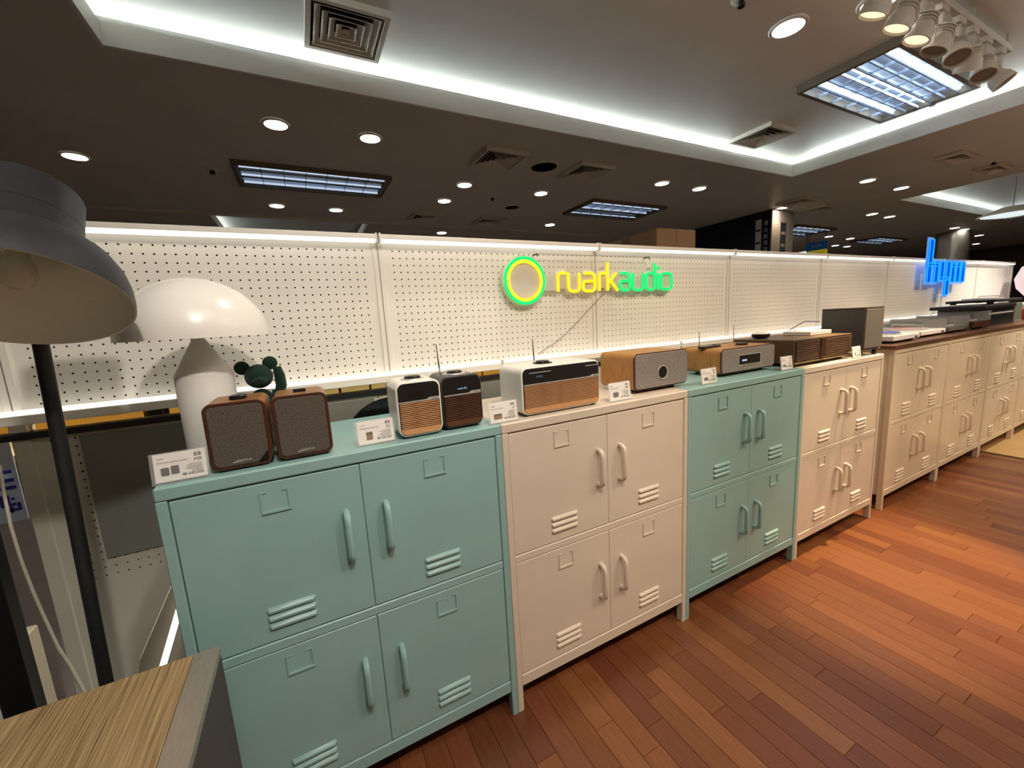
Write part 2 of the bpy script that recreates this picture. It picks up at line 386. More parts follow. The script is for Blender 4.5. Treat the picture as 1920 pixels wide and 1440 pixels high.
# ------------------------------------------------------------------ ceiling fittings
def downlight_proto(r, em, name):
    root = thing(name, 'round recessed ceiling downlight, switched on', 'downlight')
    build('trim_ring', MB().lathe([(r*0.82, 0.004), (r*0.86, -0.010), (r, -0.010), (r*1.06, -0.004), (r*1.06, -0.0005)], 28, cap=False), M_WHITEM, root)
    build('lens', MB().lathe([(0.0, -0.006), (r*0.5, -0.007), (r*0.86, -0.005)], 28), em, root)
    return root
dlp = downlight_proto(0.082, E_DOWN, 'downlight')
DL = [(-1.036, 3.341), (0.332, 2.308), (0.948, 2.308), (0.246, 4.325), (0.855, 4.336), (1.991, 3.068), (1.963, 3.647), (2.92, 3.078), (2.436, 5.231), (3.872, 4.364),
      (4.058, 2.369), (4.669, 2.369), (6.522, 1.499), (7.423, 1.503), (8.958, 2.402), (9.608, 2.409), (6.78, 2.60), (10.674, 3.816), (11.652, 3.845), (12.511, 4.523),
      (13.163, 4.555), (12.857, 2.509), (13.452, 2.525), (15.263, 2.75), (17.635, 3.395)]
DLAB = ['downlight nearest the graphite floor lamp, far left of the ceiling', 'left of the two large downlights below the long coffer edge', 'right of the two large downlights below the long coffer edge',
        'left downlight of the pair below the slatted panel light', 'right downlight of the pair below the slatted panel light', 'downlight below the nearest square ceiling vent', 'downlight just left of the smoke detector, lower of its pair',
        'downlight below the round ceiling speaker', 'small downlight just above the pegboard light, left of the sign ring', 'small downlight above the sign lettering near the carton',
        'left downlight of the pair below the coffer, right of the vents', 'right downlight of the pair below the coffer, right of the vents', 'left downlight of the pair right of the coffer corner', 'right downlight of the pair right of the coffer corner',
        'left of two downlights before the far coffer', 'right of two downlights before the far coffer', 'downlight grazing the dark column with film strips', 'far downlight above the blue hanging sign, left of its pair', 'far downlight above the blue hanging sign, right of its pair',
        'smaller far downlight right of the blue hanging sign', 'small far downlight at the right of the blue hanging sign row', 'left of two downlights over the round column', 'right of two downlights over the round column', 'farthest downlight right of the round column, upper', 'farthest downlight right of the round column, lower']
for i, (x, y) in enumerate(DL):
    o = dlp if i == 0 else copy_tree(dlp)
    o.location = (x, y, CZ); tag(o, DLAB[i], 'downlight', 'recessed downlights in the lower ceiling')
dlc = downlight_proto(0.095, E_DOWNF, 'downlight'); dlc.location = (3.066, 0.525, KZ)
tag(dlc, 'large downlight in the lit coffer, left of the bright louvred panel', 'downlight', 'downlights in the coffer')
dl2 = copy_tree(dlc); dl2.location = (3.33, 0.20, KZ); tag(dl2, 'downlight at the top edge of the picture beside the track spots', 'downlight', 'downlights in the coffer')
# a lit downlight throws a pool on the dark column
spot((6.78, 2.60, 2.66), (6.8, 2.72, 1.6), 9, 110, WARM, 0.8)

def diffuser(label, x, y, z, s=0.21, sy=None, rings=4, dark=True):
    sy = sy or s
    root = thing('air_diffuser', label, 'vent', (x, y, z), 0, 'air diffusers in the ceiling')
    def ring(a, b, z0, ai, bi, z1, mb):
        mb.add([(-a,-b,z0),(a,-b,z0),(a,b,z0),(-a,b,z0),(-ai,-bi,z1),(ai,-bi,z1),(ai,bi,z1),(-ai,bi,z1)], [(i,(i+1)%4,4+(i+1)%4,4+i) for i in range(4)])
    mb = MB(); ring(s, sy, -.0005, s, sy, -.012, mb); ring(s, sy, -.012, s*.88, sy*.88, -.012, mb); ring(s*.88, sy*.88, -.012, s*.84, sy*.84, 0.012, mb)
    build('frame', mb, M_VENT, root, smooth=False)
    for k in range(rings):
        q = 0.80-0.18*k; mb = MB()
        ring(s*q, sy*q, -.010, s*(q-.02), sy*(q-.02), -.010, mb); ring(s*q, sy*q, -.010, s*(q-.15), sy*(q-.15), .014, mb); ring(s*(q-.02), sy*(q-.02), -.010, s*(q-.17), sy*(q-.17), .014, mb)
        build('vane', mb, M_VENT, root, smooth=False)
    build('core', MB().box(-s*.06, s*.06, -sy*.06, sy*.06, -.006, .0), M_VENT, root, smooth=False)
    build('duct', MB().box(-s*.9, s*.9, -sy*.9, sy*.9, .016, .022), M_DARKIN, root, smooth=False)
    return root
# a diffuser throat sits above the sheet, so cut-outs are faked by a shallow surface box: keep it below the sheet
def drop(o, dz): o.location.z -= dz
for lab, x, y, z, s, sy in [
    ('large square air diffuser in the coffer at the top of the picture', .723, 1.49, KZ, .20, .20), ('square air diffuser in the coffer near its far corner', 4.42, 1.49, KZ, .20, .20),
    ('left square diffuser below the coffer, before the round speaker', 2.025, 2.324, CZ, .20, .20), ('right square diffuser below the coffer, after the round speaker', 2.972, 2.327, CZ, .20, .20),
    ('left small diffuser just above the pegboard light', 1.932, 4.355, CZ, .19, .19), ('right small diffuser just above the pegboard light', 2.842, 4.355, CZ, .19, .19),
    ('diffuser in front of the dark column with film strips', 6.62, 2.32, CZ, .19, .19), ('diffuser right of the dark column', 7.436, 2.462, CZ, .19, .19),
    ('left slim diffuser in the pale ceiling at the right', 6.512, .75, CZ, .22, .10), ('right slim diffuser in the pale ceiling at the right', 7.519, .74, CZ, .22, .10)]:
    o = diffuser(lab, x, y, z, s, sy); drop(o, 0.0235)
    build('collar', MB().box(-s*.985, s*.985, -sy*.985, sy*.985, .0222, .0232).box(-s, -s*.97, -sy, sy, -.0005, .0222).box(s*.97, s, -sy, sy, -.0005, .0222).box(-s*.97, s*.97, -sy, -sy*.97, -.0005, .0222).box(-s*.97, s*.97, sy*.97, sy, -.0005, .0222), M_VENT, o, smooth=False)

def round_item(name, label, cat, x, y, z, r, m, h=0.012):
    root = thing(name, label, cat, (x, y, z), 0)
    build('rim', MB().lathe([(r*.86, -h*.6), (r*.9, -h), (r, -h*.7), (r, -.0005)], 28), M_VENT, root)
    build('grille', MB().lathe([(0, -h*.55), (r*.88, -h*.6)], 28), m, root)
M_GRILLE = mat('speaker_mesh', hexl(96, 90, 80), 0.7, noise=0.3, nscale=200)
round_item('ceiling_speaker', 'round ceiling speaker between the two square diffusers', 'speaker', 2.523, 2.376, CZ, .14, M_GRILLE)
round_item('ceiling_speaker', 'small round ceiling grille above the panel light left of the carton', 'speaker', 2.857, 3.668, CZ, .10, M_GRILLE)
def detector(label, x, y, z):
    root = thing('smoke_detector', label, 'detector', (x, y, z))
    build('base', MB().lathe([(.0, -.012), (.04, -.012), (.05, -.004), (.05, -.0005)], 20), M_VENT, root)
    build('sensor', MB().lathe([(0, -.04), (.018, -.04), (.022, -.03), (.014, -.02), (.014, -.011)], 16), M_BLACKP, root)
detector('small dark detector left of the slatted panel light', -.19, 3.342, CZ)
detector('small dark detector left of the downlight under the round speaker', 2.442, 3.361, CZ)
detector('small dark sprinkler head in front of the bright louvred panel', 5.22, .56, KZ)
detector('small dark sprinkler head at the top edge left of the coffer downlight', 2.59, .50, KZ)
detector('small dark sprinkler between the slim diffusers', 7.2, .66, CZ)

M_FRAME = mat('bronze_frame', hexl(112, 102, 86), .45, noise=.05)
def troffer(label, x0, x1, y0, y1, z, em, nx, ny, open_=0.032, M_LOUVRE=M_LOUVRE):
    root = thing('louvred_panel_light', label, 'ceiling light', ((x0+x1)/2, (y0+y1)/2, z), 0)
    a = (x1-x0)/2; b = (y1-y0)/2; dz = -open_
    mb = MB()
    for (p, q, r, s) in ((-a, a, -b, -b+.03), (-a, a, b-.03, b), (-a, -a+.03, -b+.03, b-.03), (a-.03, a, -b+.03, b-.03)): mb.box(p, q, r, s, dz-.004, -.0005)
    build('frame', mb, M_FRAME, root, smooth=False)
    build('reflector', MB().box(-a+.03, a-.03, -b+.03, b-.03, -.008, -.001), M_LOUVRE, root, smooth=False)
    for i in range(3):
        yy = -b + (2*b)*(i+.5)/3
        build('tube', MB().tube([(-a+.05, yy, -.017), (a-.05, yy, -.017)], .008, 10), em, root)
    for i in range(1, nx):
        xx = -a+.03+(2*a-.06)*i/nx; build('louvre', MB().box(xx-.002, xx+.002, -b+.03, b-.03, dz, dz+.02), M_LOUVRE, root, smooth=False)
    for j in range(1, ny):
        yy = -b+.03+(2*b-.06)*j/ny
        build('louvre', MB().prism([(-a+.03, dz), (a-.03, dz), (a-.03, dz+.018), (-a+.03, dz+.018)], yy-.004, yy+.004), M_LOUVRE, root, smooth=False)
troffer('bright louvred panel light in the coffer behind the track spots', 3.83, 5.15, .27, .88, KZ, E_TUBE, 6, 7, 0.05, M_LOUVREW)
troffer('unlit slatted panel light above the dome lamp side of the pegboard', -.03, 1.25, 3.05, 3.64, CZ, E_TUBEREFL, 7, 3)
troffer('unlit louvred panel light above the sign lettering', 3.66, 4.92, 3.06, 3.72, CZ, E_TUBEREFL, 7, 4)
troffer('unlit louvred panel light right of the dark column', 8.45, 9.75, 3.25, 3.9, CZ, E_TUBEREFL, 6, 4)
troffer('far unlit louvred panel light before the round column', 12.2, 13.6, 3.5, 4.1, CZ, E_TUBEREFL, 6, 4)
troffer('unlit slatted panel light in the small bluish coffer behind the pegboard', -.02, 1.1, 5.02, 5.55, KZ, E_TUBEREFL, 6, 3)

# track with spot heads
tr = thing('lighting_track', 'white lighting track hanging under the coffer at the top right', 'track', (0, 0, 0))
build('rail', MB().box(2.3, 4.55, -.018, .018, 2.80, 2.835), M_TRACK, tr, bev=.003)
for x in (2.5, 3.3, 3.95, 4.5): build('hanger', MB().tube([(x, 0, 2.834), (x, 0, KZ-.0005)], .006, 8), M_TRACK, tr)
def head_proto():
    root = thing('track_spotlight', 'x', 'spotlight')
    build('adapter', MB().box(-.045, .045, -.016, .016, -.035, -.0005), M_TRACK, root, bev=.003)
    build('stem', MB().box(-.012, .012, -.01, .01, -.10, -.034), M_TRACK, root, bev=.002)
    build('yoke', MB().tube([(-.062, 0, -.19), (-.062, 0, -.11), (-.03, 0, -.098), (.03, 0, -.098), (.062, 0, -.11), (.062, 0, -.19)], .004, 8), M_TRACK, root)
    can = build('can', MB().lathe([(.018, .075), (.030, .07), (.034, .03), (.055, -.01), (.060, -.055), (.054, -.055), (.048, -.02)], 24), M_TRACK, root, (0, 0, -.165), (0, 0, 0))
    build('lens', MB().lathe([(0, -.030), (.03, -.034), (.051, -.044)], 24), E_PAR, can)
    for k in range(4): build('fin', MB().lathe([(.032, .062-.014*k), (.042, .060-.014*k), (.042, .056-.014*k), (.032, .054-.014*k)], 20), M_TRACK, can)
    return root
hp = head_proto()
dark_lens = MB().lathe([(0, -.030), (.03, -.034), (.051, -.044)], 24).mesh('lens', mat('unlit_lens', hexl(120, 108, 92), .4, noise=.3, nscale=300))
HL = [(2.84, 'lit track spot at the very top edge of the picture', .5, .1), (3.08, 'lit track spot second along the track', .45, .25), (3.30, 'lit track spot third along the track', .4, .3), (3.52, 'track spot fourth along the track, over the bright panel', .4, .3),
      (3.75, 'track spot fifth along the track, turned to the wall', -.3, .5), (3.95, 'track spot sixth along the track, over the louvred panel', .3, -.4), (4.17, 'track spot next to last on the track', -.2, .45), (4.42, 'last track spot at the free end of the track, aimed away', -.75, -.3)]
for i, (x, lab, rx, ry) in enumerate(HL):
    o = hp if i == 0 else copy_tree(hp)
    o.location = (x, 0, 2.80); tag(o, lab, 'spotlight', 'spot heads on the track')
    for ch in o.children:
        if ch.name.startswith('can'):
            ch.rotation_euler = (rx*.8, ry*.8, 0)
            if i > 2:
                for g in ch.children:
                    if g.name.startswith('lens'): g.data = dark_lens

# ------------------------------------------------------------------ pegboard partition
PP = 0.98; PX0 = -0.39
part = thing('pegboard_partition', 'long white pegboard partition behind the cabinets', 'partition', (0, D, 0))
def pegmesh(W, rows, z0, m, name, cols=None, pitch=0.025, r=0.0029):
    cols = cols or int((W-0.03)/pitch)
    mb = MB(); ox = (W-cols*pitch)/2; S = []
    for a in range(8):
        t = 2*pi*(a+.5)/8; S.append((cos(t)*r, sin(t)*r))
    hh = pitch/2
    for i in range(cols):
        for j in range(rows):
            cx = ox+(i+.5)*pitch; cz = z0+(j+.5)*pitch
            vs = [(cx-hh, 0, cz-hh), (cx+hh, 0, cz-hh), (cx+hh, 0, cz+hh), (cx-hh, 0, cz+hh)] + [(cx+x, 0, cz+z) for x, z in S] + [(cx+x, .004, cz+z) for x, z in S]
            fs = [(0, 1, 10, 9), (1, 2, 4, 11), (2, 3, 6, 5), (3, 0, 8, 7), (1, 11, 10), (2, 5, 4), (3, 7, 6), (0, 9, 8)]
            fs += [(4+q, 4+(q+1) % 8, 12+(q+1) % 8, 12+q) for q in range(8)]
            mb.add(vs, fs)
    zt = z0+rows*pitch
    mb.add([(0, 0, z0), (ox, 0, z0), (ox, 0, zt), (0, 0, zt)], [(0, 1, 2, 3)]); mb.add([(W-ox, 0, z0), (W, 0, z0), (W, 0, zt), (W-ox, 0, zt)], [(0, 1, 2, 3)])
    return mb.mesh(name, m, smooth=False)
UZ0, UZ1 = 1.105, 1.60
upm = pegmesh(PP-.036, 18, 1.1245, M_PEG, 'upper_panel')
edge = MB().box(0, PP-.036, 0, .012, 1.5745, UZ1).box(0, PP-.036, 0, .012, UZ0, 1.1245).mesh('panel_rail', M_PEG, smooth=False)
back = MB().box(0, PP-.036, .018, .030, UZ0, UZ1).mesh('panel_back', M_DARKBACK, smooth=False)
lowm = pegmesh(PP-.036, 18, 0.595, M_PEGG, 'lower_panel')
lplain = MB().box(0, PP-.036, 0, .012, .0, .595).mesh('plain_panel', M_PEGG, smooth=False)
lback = MB().box(0, PP-.036, .018, .030, .0, 1.045).mesh('panel_back', M_DARKBACK, smooth=False)
sheetm = MB().box(.095, PP-.085, -.006, -.001, .661, 1.035).mesh('grey_sheet', M_SHEET, bev=.001)
barm = MB().box(0, PP, -.012, .028, 1.045, 1.064).mesh('black_rail', M_BLACK, bev=.002)
for k in range(-1, 8):
    x = PX0+k*PP
    p = link('upper_panel', upm, part, (x+.018, 0, 0)); link('panel_rail', edge, p); link('panel_back', back, p)
    if k >= 0:
        q = link('lower_panel', lowm, part, (x+.018, 0, 0)); link('panel_back', lback, q); link('plain_panel', lplain, q); link('grey_sheet', sheetm, q)
        link('black_rail', barm, part, (x, 0, 0))
    else: link('black_rail', barm, part, (x, 0, 0))
pml = MB().box(-.018, .018, -.005, .034, 0.0, 1.0448).mesh('lower_post', M_PEGG, bev=.002)
pm = MB().box(-.018, .018, -.006, .034, 1.0645, UZ1).mesh('post', M_PEG, bev=.002); slot = MB().box(-.0012, .0012, -.0068, -.0055, 1.11, UZ1-.005).mesh('slot', mat('slot_grey', hexl(120, 114, 104), .7, noise=.05), smooth=False)
for k in range(0, 9):
    p = link('post', pm, part, (PX0+k*PP, 0, 0)); link('slot', slot, p); link('lower_post', pml, part, (PX0+k*PP, 0, 0))
build('end_cap', MB().box(-.02, .02, -.02, .05, 1.08, 1.61), M_PEG, part, (PX0+8*PP+.03, 0, 0), bev=.003)

def led(label, x0, x1, y, z, group, tilt):
    root = thing('led_batten', label, 'light', (0, y, z), 0, group)
    build('housing', MB().prismz([(x0, -.014), (x1, -.014), (x1, .016), (x0, .016)], -.004 if tilt > 0 else -.022, .012 if tilt > 0 else .004), M_WHITE, root, bev=.002)
    zz = -.006 if tilt > 0 else .006
    mb = MB(); n = 8
    prof = [(.013*cos(pi*i/n), .012*sin(pi*i/n)) for i in range(n+1)]
    sgn = -1 if tilt > 0 else 1
    vs = [(x, p, zz*.7+sgn*q) for x in (x0+.004, x1-.004) for p, q in prof]
    fs = [(i, i+1, n+2+i, n+1+i) for i in range(n)] + [tuple(range(n+1)), tuple(range(n+1, 2*n+2))]
    mb.add(vs, fs)
    build('diffuser', mb, E_LED, root)
    for x in (x0, x1): build('cap', MB().box(x-.003, x+.003, -.015, .015, -.016, .016), M_WHITE, root, bev=.001)
TOPL = ['upper LED batten left of the dome lamp', 'upper LED batten above the dome lamp', 'upper LED batten above the neon ring', 'upper LED batten right of the neon lettering', 'upper LED batten above the grey subwoofer side', 'upper LED batten left of the blue neon sign', 'upper LED batten running behind the blue neon sign', 'upper LED batten right of the blue neon sign', 'last upper LED batten at the far end']
for k in range(-1, 8): led(TOPL[k+1], PX0+k*PP+.006, PX0+(k+1)*PP-.006, D-.028, 1.600, 'LED battens along the top of the pegboard', 1)
BOTL = ['lower LED batten crossing behind the graphite lamp pole', 'lower LED batten behind the first teal cabinet', 'lower LED batten behind the first cream cabinet', 'lower LED batten behind the second teal cabinet', 'lower LED batten behind the second cream cabinet', 'lower LED batten behind the near record players', 'lower LED batten behind the black stereo stack', 'last lower LED batten at the far end']
for k in range(8): led(BOTL[k], -1.1+k*1.07+.005, -1.1+(k+1)*1.07-.005, D-.030, 1.112, 'LED battens along the foot of the upper pegboard', -1)

# ------------------------------------------------------------------ neon signs
def lsign():
    root = thing('neon_sign', 'yellow and green neon lettering sign with a double ring on the pegboard', 'neon sign', (0, .474, 0))
    cx, cz = 1.171, 1.450
    ac = mat('sign_acrylic', hexl(226, 222, 214), 0.15, noise=.01, alpha=0.55)
    build('ring_plate', MB().lathe([(0, 0), (.105, 0), (.105, .006), (0, .006)], 48, (cx, 0, cz), axis='y'), ac, root)
    def ring(r, m, nm):
        pts = [(cx+r*cos(2*pi*i/48), -.008, cz+r*sin(2*pi*i/48)) for i in range(49)]
        build(nm, MB().tube(pts, .0066, 8), m, root)
    ring(.0925, E_NG, 'green_ring'); ring(.0795, E_NY, 'yellow_ring')
    b, h, ht = 1.402, 1.482, 1.530
    a_ = lambda x0, x1: [[(x0+.006, h), (x1, h), (x1, b), (x0, b), (x0, b+.044), (x1, b+.044)]]
    L = [('y', [[(1.336, b), (1.336, h), (1.382, h)]]),
         ('y', [[(1.392, h), (1.392, b), (1.452, b), (1.452, h)]]),
         ('y', a_(1.472, 1.540)),
         ('y', [[(1.566, b), (1.566, h), (1.606, h)]]),
         ('y', [[(1.616, b), (1.616, ht)], [(1.622, b+.036), (1.668, h)], [(1.634, b+.045), (1.676, b)]]),
         ('g', a_(1.692, 1.754)),
         ('g', [[(1.774, h), (1.774, b), (1.842, b), (1.842, h)]]),
         ('g', [[(1.920, ht), (1.920, b), (1.864, b), (1.864, h), (1.920, h)]]),
         ('g', [[(1.944, b), (1.944, h)], [(1.944, h+.016), (1.944, h+.034)]]),
         ('g', [[(2.004, h), (1.966, h), (1.966, b), (2.040, b), (2.040, h), (2.003, h)]])]
    for cc, st in L:
        o = None
        for s in st:
            p = [(v.x, -.008, v.y) for v in fillet(s, .022)]
            if o is None: mb = MB(); o = 1
            mb.tube(p, .0062, 8)
        lt = build('neon_letter', mb, E_NY if cc == 'y' else E_NG, root)
        pl = MB()
        for s in st: pl.tube([(v.x, .004, v.y) for v in fillet(s, .022)], .015, 8, flat=.2)
        build('letter_plate', pl, ac, lt)
    build('plate_bar', MB().box(1.27, 1.335, 0, .006, 1.408, 1.482).box(1.34, 2.03, .001, .005, 1.415, 1.470), ac, root, smooth=False)
    for hx in (1.238, 1.886): build('hook', MB().tube([(hx, .03, 1.560), (hx, -.004, 1.560), (hx, -.006, 1.55)], .003, 8), M_BLACKP, root)
    build('hanging_wire', MB().tube([(1.238, -.004, 1.560), (1.5, .0, 1.5595), (1.886, -.004, 1.560), (1.90, 0, 1.54)], .0009, 6), M_CORDD, root)
    c = [(1.618, .012, 1.396), (1.585, .014, 1.37), (1.526, .014, 1.325), (1.46, .014, 1.272), (1.385, .014, 1.216), (1.32, .012, 1.178), (1.253, .008, 1.150), (1.23, .004, 1.135)]
    build('cable', MB().tube(c, .0016, 6), M_CORDD, root)
lsign()
def bsign():
    root = thing('neon_sign', 'blue neon lettering sign rising above the pegboard top', 'neon sign', (0, .440, 0))
    z0, z1, za, zd = 1.418, 1.575, 1.750, 1.305; wdt = .082; k = .975
    X = lambda x: 5.06+(x-5.10)*k
    L = [[((5.135, z0), (5.135, za)), ((5.135, z1-.02), (5.285, z1-.02)), ((5.285, z0), (5.285, z1))],
         [((5.405, z0+.02), (5.405, z1)), ((5.405, z0+.02), (5.52, z0+.02)), ((5.545, zd), (5.545, z1))],
         [((5.655, z0), (5.655, z1)), ((5.655, z1-.02), (5.895, z1-.02)), ((5.775, z0), (5.775, z1)), ((5.895, z0), (5.895, z1))]]
    for st in L:
        m1 = MB(); m2 = MB(); m3 = MB()
        for (p, q) in st:
            x0, x1 = sorted((X(p[0]), X(q[0]))); a, b = sorted((p[1], q[1])); e = wdt/2
            m3.box(x0-e-.016, x1+e+.016, .004, .009, a-e*.3-.016, b+e*.3+.016)
            m1.box(x0-e+.006, x1+e-.006, -.004, .003, a-e*.3+.006, b+e*.3-.006)
            c = [(x0-e, -.006, a-e*.3), (x1+e, -.006, a-e*.3), (x1+e, -.006, b+e*.3), (x0-e, -.006, b+e*.3), (x0-e, -.006, a-e*.3)]
            m2.tube(c, .0045, 6)
        lt = build('neon_letter', m1, E_NB, root, smooth=False)
        build('edge_tube', m2, E_NBL, lt); build('letter_plate', m3, mat('sign_acrylic_blue', hexl(150, 190, 235), .2, noise=.01, emit=(.1, .35, 1), es=.35), lt, smooth=False)
    build('cable', MB().tube([(5.5, .02, 1.31), (5.52, .03, 1.25), (5.53, .03, 1.18)], .003, 6), M_CORD, root)
    for x in (5.2, 5.8): build('standoff', MB().tube([(x, .008, 1.55), (x, .060, 1.55)], .005, 8), M_SILVER, root)
bsign()

# ------------------------------------------------------------------ locker cabinets
MC = {}
def cm(key, m, fn, **k):
    kk = (key, m.name)
    if kk not in MC: MC[kk] = fn().mesh(key, m, **k)
    return MC[kk]
def door_mb(): return MB().box(0, .3775, 0, .018, 0, .3945)
def handle_mb():
    p = [(0, 0.002, .062), (0, -.014, .061), (0, -.024, .054), (0, -.027, .040), (0, -.027, -.040), (0, -.024, -.054), (0, -.014, -.061), (0, .002, -.062)]
    return MB().tube(p, .0085, 8)
def plate_mb():
    return MB().box(-.03, .03, -.0042, .001, -.0265, -.022).box(-.03, -.0262, -.0034, .001, -.0218, .025).box(.0262, .03, -.0034, .001, -.0218, .025).box(-.03, -.016, -.0018, .001, .022, .025).box(.016, .03, -.0018, .001, .022, .025)
def louver_mb():
    n = 8; w = .052; prof = [(0, -.0062), (-.0075, -.0055), (-.008, .0), (-.004, .005), (0, .0068)]
    mb = MB(); vs = []
    xs = [-w, -w+.004, w-.004, w]; sc = [.25, 1, 1, .25]
    for x, s in zip(xs, sc):
        for y, z in prof: vs.append((x, y*s+.0005, z*(.6+.4*s)))
    k = len(prof); fs = [(i*k+j, (i+1)*k+j, (i+1)*k+j+1, i*k+j+1) for i in range(3) for j in range(k-1)] + [tuple(range(k)), tuple(range(3*k, 4*k))]
    return mb.add(vs, fs)
def cabinet(label, x, m, group, h=H, nl=3, w=.8, dy=0.0):
    root = thing('locker_cabinet', label, 'cabinet', (x, dy, 0), 0, group)
    s = h/H
    link('top_panel', cm('top_panel_%g_%g' % (h, w), m, lambda: MB().box(0.0005, w-.0005, 0, .41, h-.030, h), bev=.0035), root)
    link('body', cm('body_%g_%g' % (h, w), m, lambda: MB().box(.004, w-.004, .022, .408, .094, h-.0305), smooth=False), root)
    link('front_frame', cm('frame_%g_%g' % (h, w), m, lambda: MB().box(.0005, .021, .0, .03, .0, h-.0305).box(w-.021, w-.0005, .0, .03, .0, h-.0305).box(.0215, w-.0215, .002, .022, .532*s, .556*s).box(.0215, w-.0215, .001, .022, .0915, .131), bev=.002), root)
    for xx in (.0005, w-.0255):
        link('leg', cm('leg', m, lambda: MB().box(0, .025, .38, .405, 0, .0945), bev=.002), root, (xx, 0, 0))
    for cx in range(2):
        for rz in range(2):
            dx = .0225 if cx == 0 else w/2+.001
            dzz = .1335 if rz == 0 else .5585*s
            d = link('door', cm('door', m, door_mb, bev=.002), root, (dx, .0035, dzz))
            sx = (w/2-.0225)/.3775; d.scale = (sx, 1, (s*.3945+(0.0))/.3945 if rz else (.3965*s)/.3945)
            hx = .335 if cx == 0 else .053
            link('handle', cm('handle', m, handle_mb), d, (hx, 0, .217))
            px = .190 if cx == 0 else .192
            link('label_holder', cm('label_holder', m, plate_mb, smooth=False), d, (px, 0, .348))
            for q in range(nl):
                link('louver', cm('louver', m, louver_mb), d, (px, 0, .082-.0205*q))
    return root
cabinet('teal locker cabinet at the near end, under the small wooden speakers', 0.0, M_TEAL, 'four-door locker cabinets in the near row')
cabinet('cream locker cabinet under the wide slatted radio', .8, M_CREAM, 'four-door locker cabinets in the near row')
cabinet('teal locker cabinet between the two cream ones', 1.6, M_TEAL, 'four-door locker cabinets in the near row')
cabinet('cream locker cabinet under the subwoofer, last of the near row', 2.4, M_CREAM, 'four-door locker cabinets in the near row')
for i, lab in enumerate(['glossy beige locker cabinet nearest in the far row, its side showing', 'second glossy beige locker cabinet of the far row', 'third glossy beige locker cabinet of the far row', 'fourth glossy beige locker cabinet cut off by the picture edge']):
    cabinet(lab, 3.345+.82*i, M_BEIGE, 'glossy locker cabinets in the far row', h=1.0, nl=4, w=.815, dy=.004)
for i, (a, b) in enumerate(((3.315, 5.0), (5.002, 6.62))):
    tag(build('counter_board', MB().box(a, b, -.006, .415, 1.0005, 1.022), M_TOPWOOD, bev=.002), ['walnut counter board under the near record players', 'walnut counter board under the black stereo stack'][i], 'board')
Z2 = 1.0225

# ------------------------------------------------------------------ price cards
def card(label, x, y, w, h, pic, price, model, tilt=-8):
    root = thing('price_card', label, 'price card', (x, y, H+.0003), 0, 'acrylic price cards on the cabinets')
    t = radians(tilt)
    hold = build('acrylic_holder', MB().box(0, w, -.0025, -.001, 0, h).box(0, w, .0012, .0026, 0, h).box(0, w, -.0025, .03, 0, .0015), M_ACRYL, root, None, (t, 0, 0), smooth=False)
    hold.location = (0, .002, .0)
    pp = build('paper', MB().box(.006, w-.004, -.0006, .0006, .004, h-.002), M_PAPER, root, (0, .002, 0), (t, 0, 0), smooth=False)
    yy = -.0009
    text('brand_text', 'ruark', .0056, M_INKL, pp, (.012, yy, h-.014))
    text('name_text', pic[2], .0050, M_INKL, pp, (.012, yy, h-.022))
    text('model_text', model, .0105, M_INK, pp, (w-.011, yy, h-.0265), align='RIGHT', shear=.2)
    text('price_text', '\u20a9 '+price, .0085, M_INK, pp, (w-.010, yy, .0115), align='RIGHT')
    fl_ = MB().box(w-.024, w-.0115, yy-.0003, yy, h-.0155, h-.0085)
    build('flag_print', fl_, M_INKP, pp, smooth=False)
    cr = MB().box(w-.024, w-.0115, yy-.0005, yy-.0003, h-.0124, h-.0116).box(w-.0182, w-.0173, yy-.0005, yy-.0003, h-.0155, h-.0085)
    build('flag_cross', cr, M_PAPER, pp, smooth=False)
    mb = MB(); random.seed(int(x*100)+3)
    for k in range(7): mb.box(w-.0115-random.uniform(.018, .036), w-.0115, yy-.0002, yy, h-.0320-.0026*k, h-.0310-.0026*k)
    build('small_print', mb, M_INKL, pp, smooth=False)
    for (px0, px1, pz0, pz1, mm, sp) in pic[0]:
        build('product_print', MB().prism(rrect(px0, px1, pz0, pz1, .002, 3), yy-.0003, yy), mm, pp, smooth=False)
    for (px0, px1, pz0, pz1, mm) in pic[1]: build('product_print', MB().box(px0, px1, yy-.0005, yy-.0003, pz0, pz1), mm, pp, smooth=False)
card('price card before the left wooden speaker', -.003, .022, .100, .066, ([(.017, .031, .017, .034, M_INKP, 0), (.034, .048, .018, .036, M_INKP, 0)], [], 'Bluetooth speaker system'), '690,000', 'MR')
card('price card left of the small white radio', .404, .034, .100, .066, ([(.026, .042, .014, .035, M_INKB, 0)], [(.026, .042, .028, .034, M_INK)], 'Deluxe Bluetooth radio'), '490,000', 'R2')
card('price card left of the wide slatted radio', .768, .012, .100, .066, ([(.018, .045, .014, .030, M_INKB, 0)], [(.018, .045, .025, .029, M_INK)], 'Smart music system'), '890,000', 'R')
card('price card before the oak speaker with a round port', 1.226, .018, .104, .068, ([(.022, .046, .016, .033, M_INKP, 0)], [(.032, .036, .023, .027, M_INK)], 'Wireless speaker'), '790,000', 'MR')
card('price card before the oak radio with a display window', 1.714, .028, .098, .066, ([(.018, .042, .016, .028, M_INKP, 0)], [(.026, .036, .021, .025, M_INK)], 'Compact music system'), '1,290,000', 'R3')
card('price card before the long slatted console', 2.258, .026, .096, .066, ([(.016, .042, .016, .026, M_INKP, 0)], [(.024, .028, .016, .026, M_INK)], 'Music system'), '2,590,000', 'R7')
card('price card before the grey subwoofer', 2.872, .010, .094, .064, ([(.026, .036, .014, .032, M_INKP, 0)], [], 'Subwoofer'), '1,190,000', 'RS1')

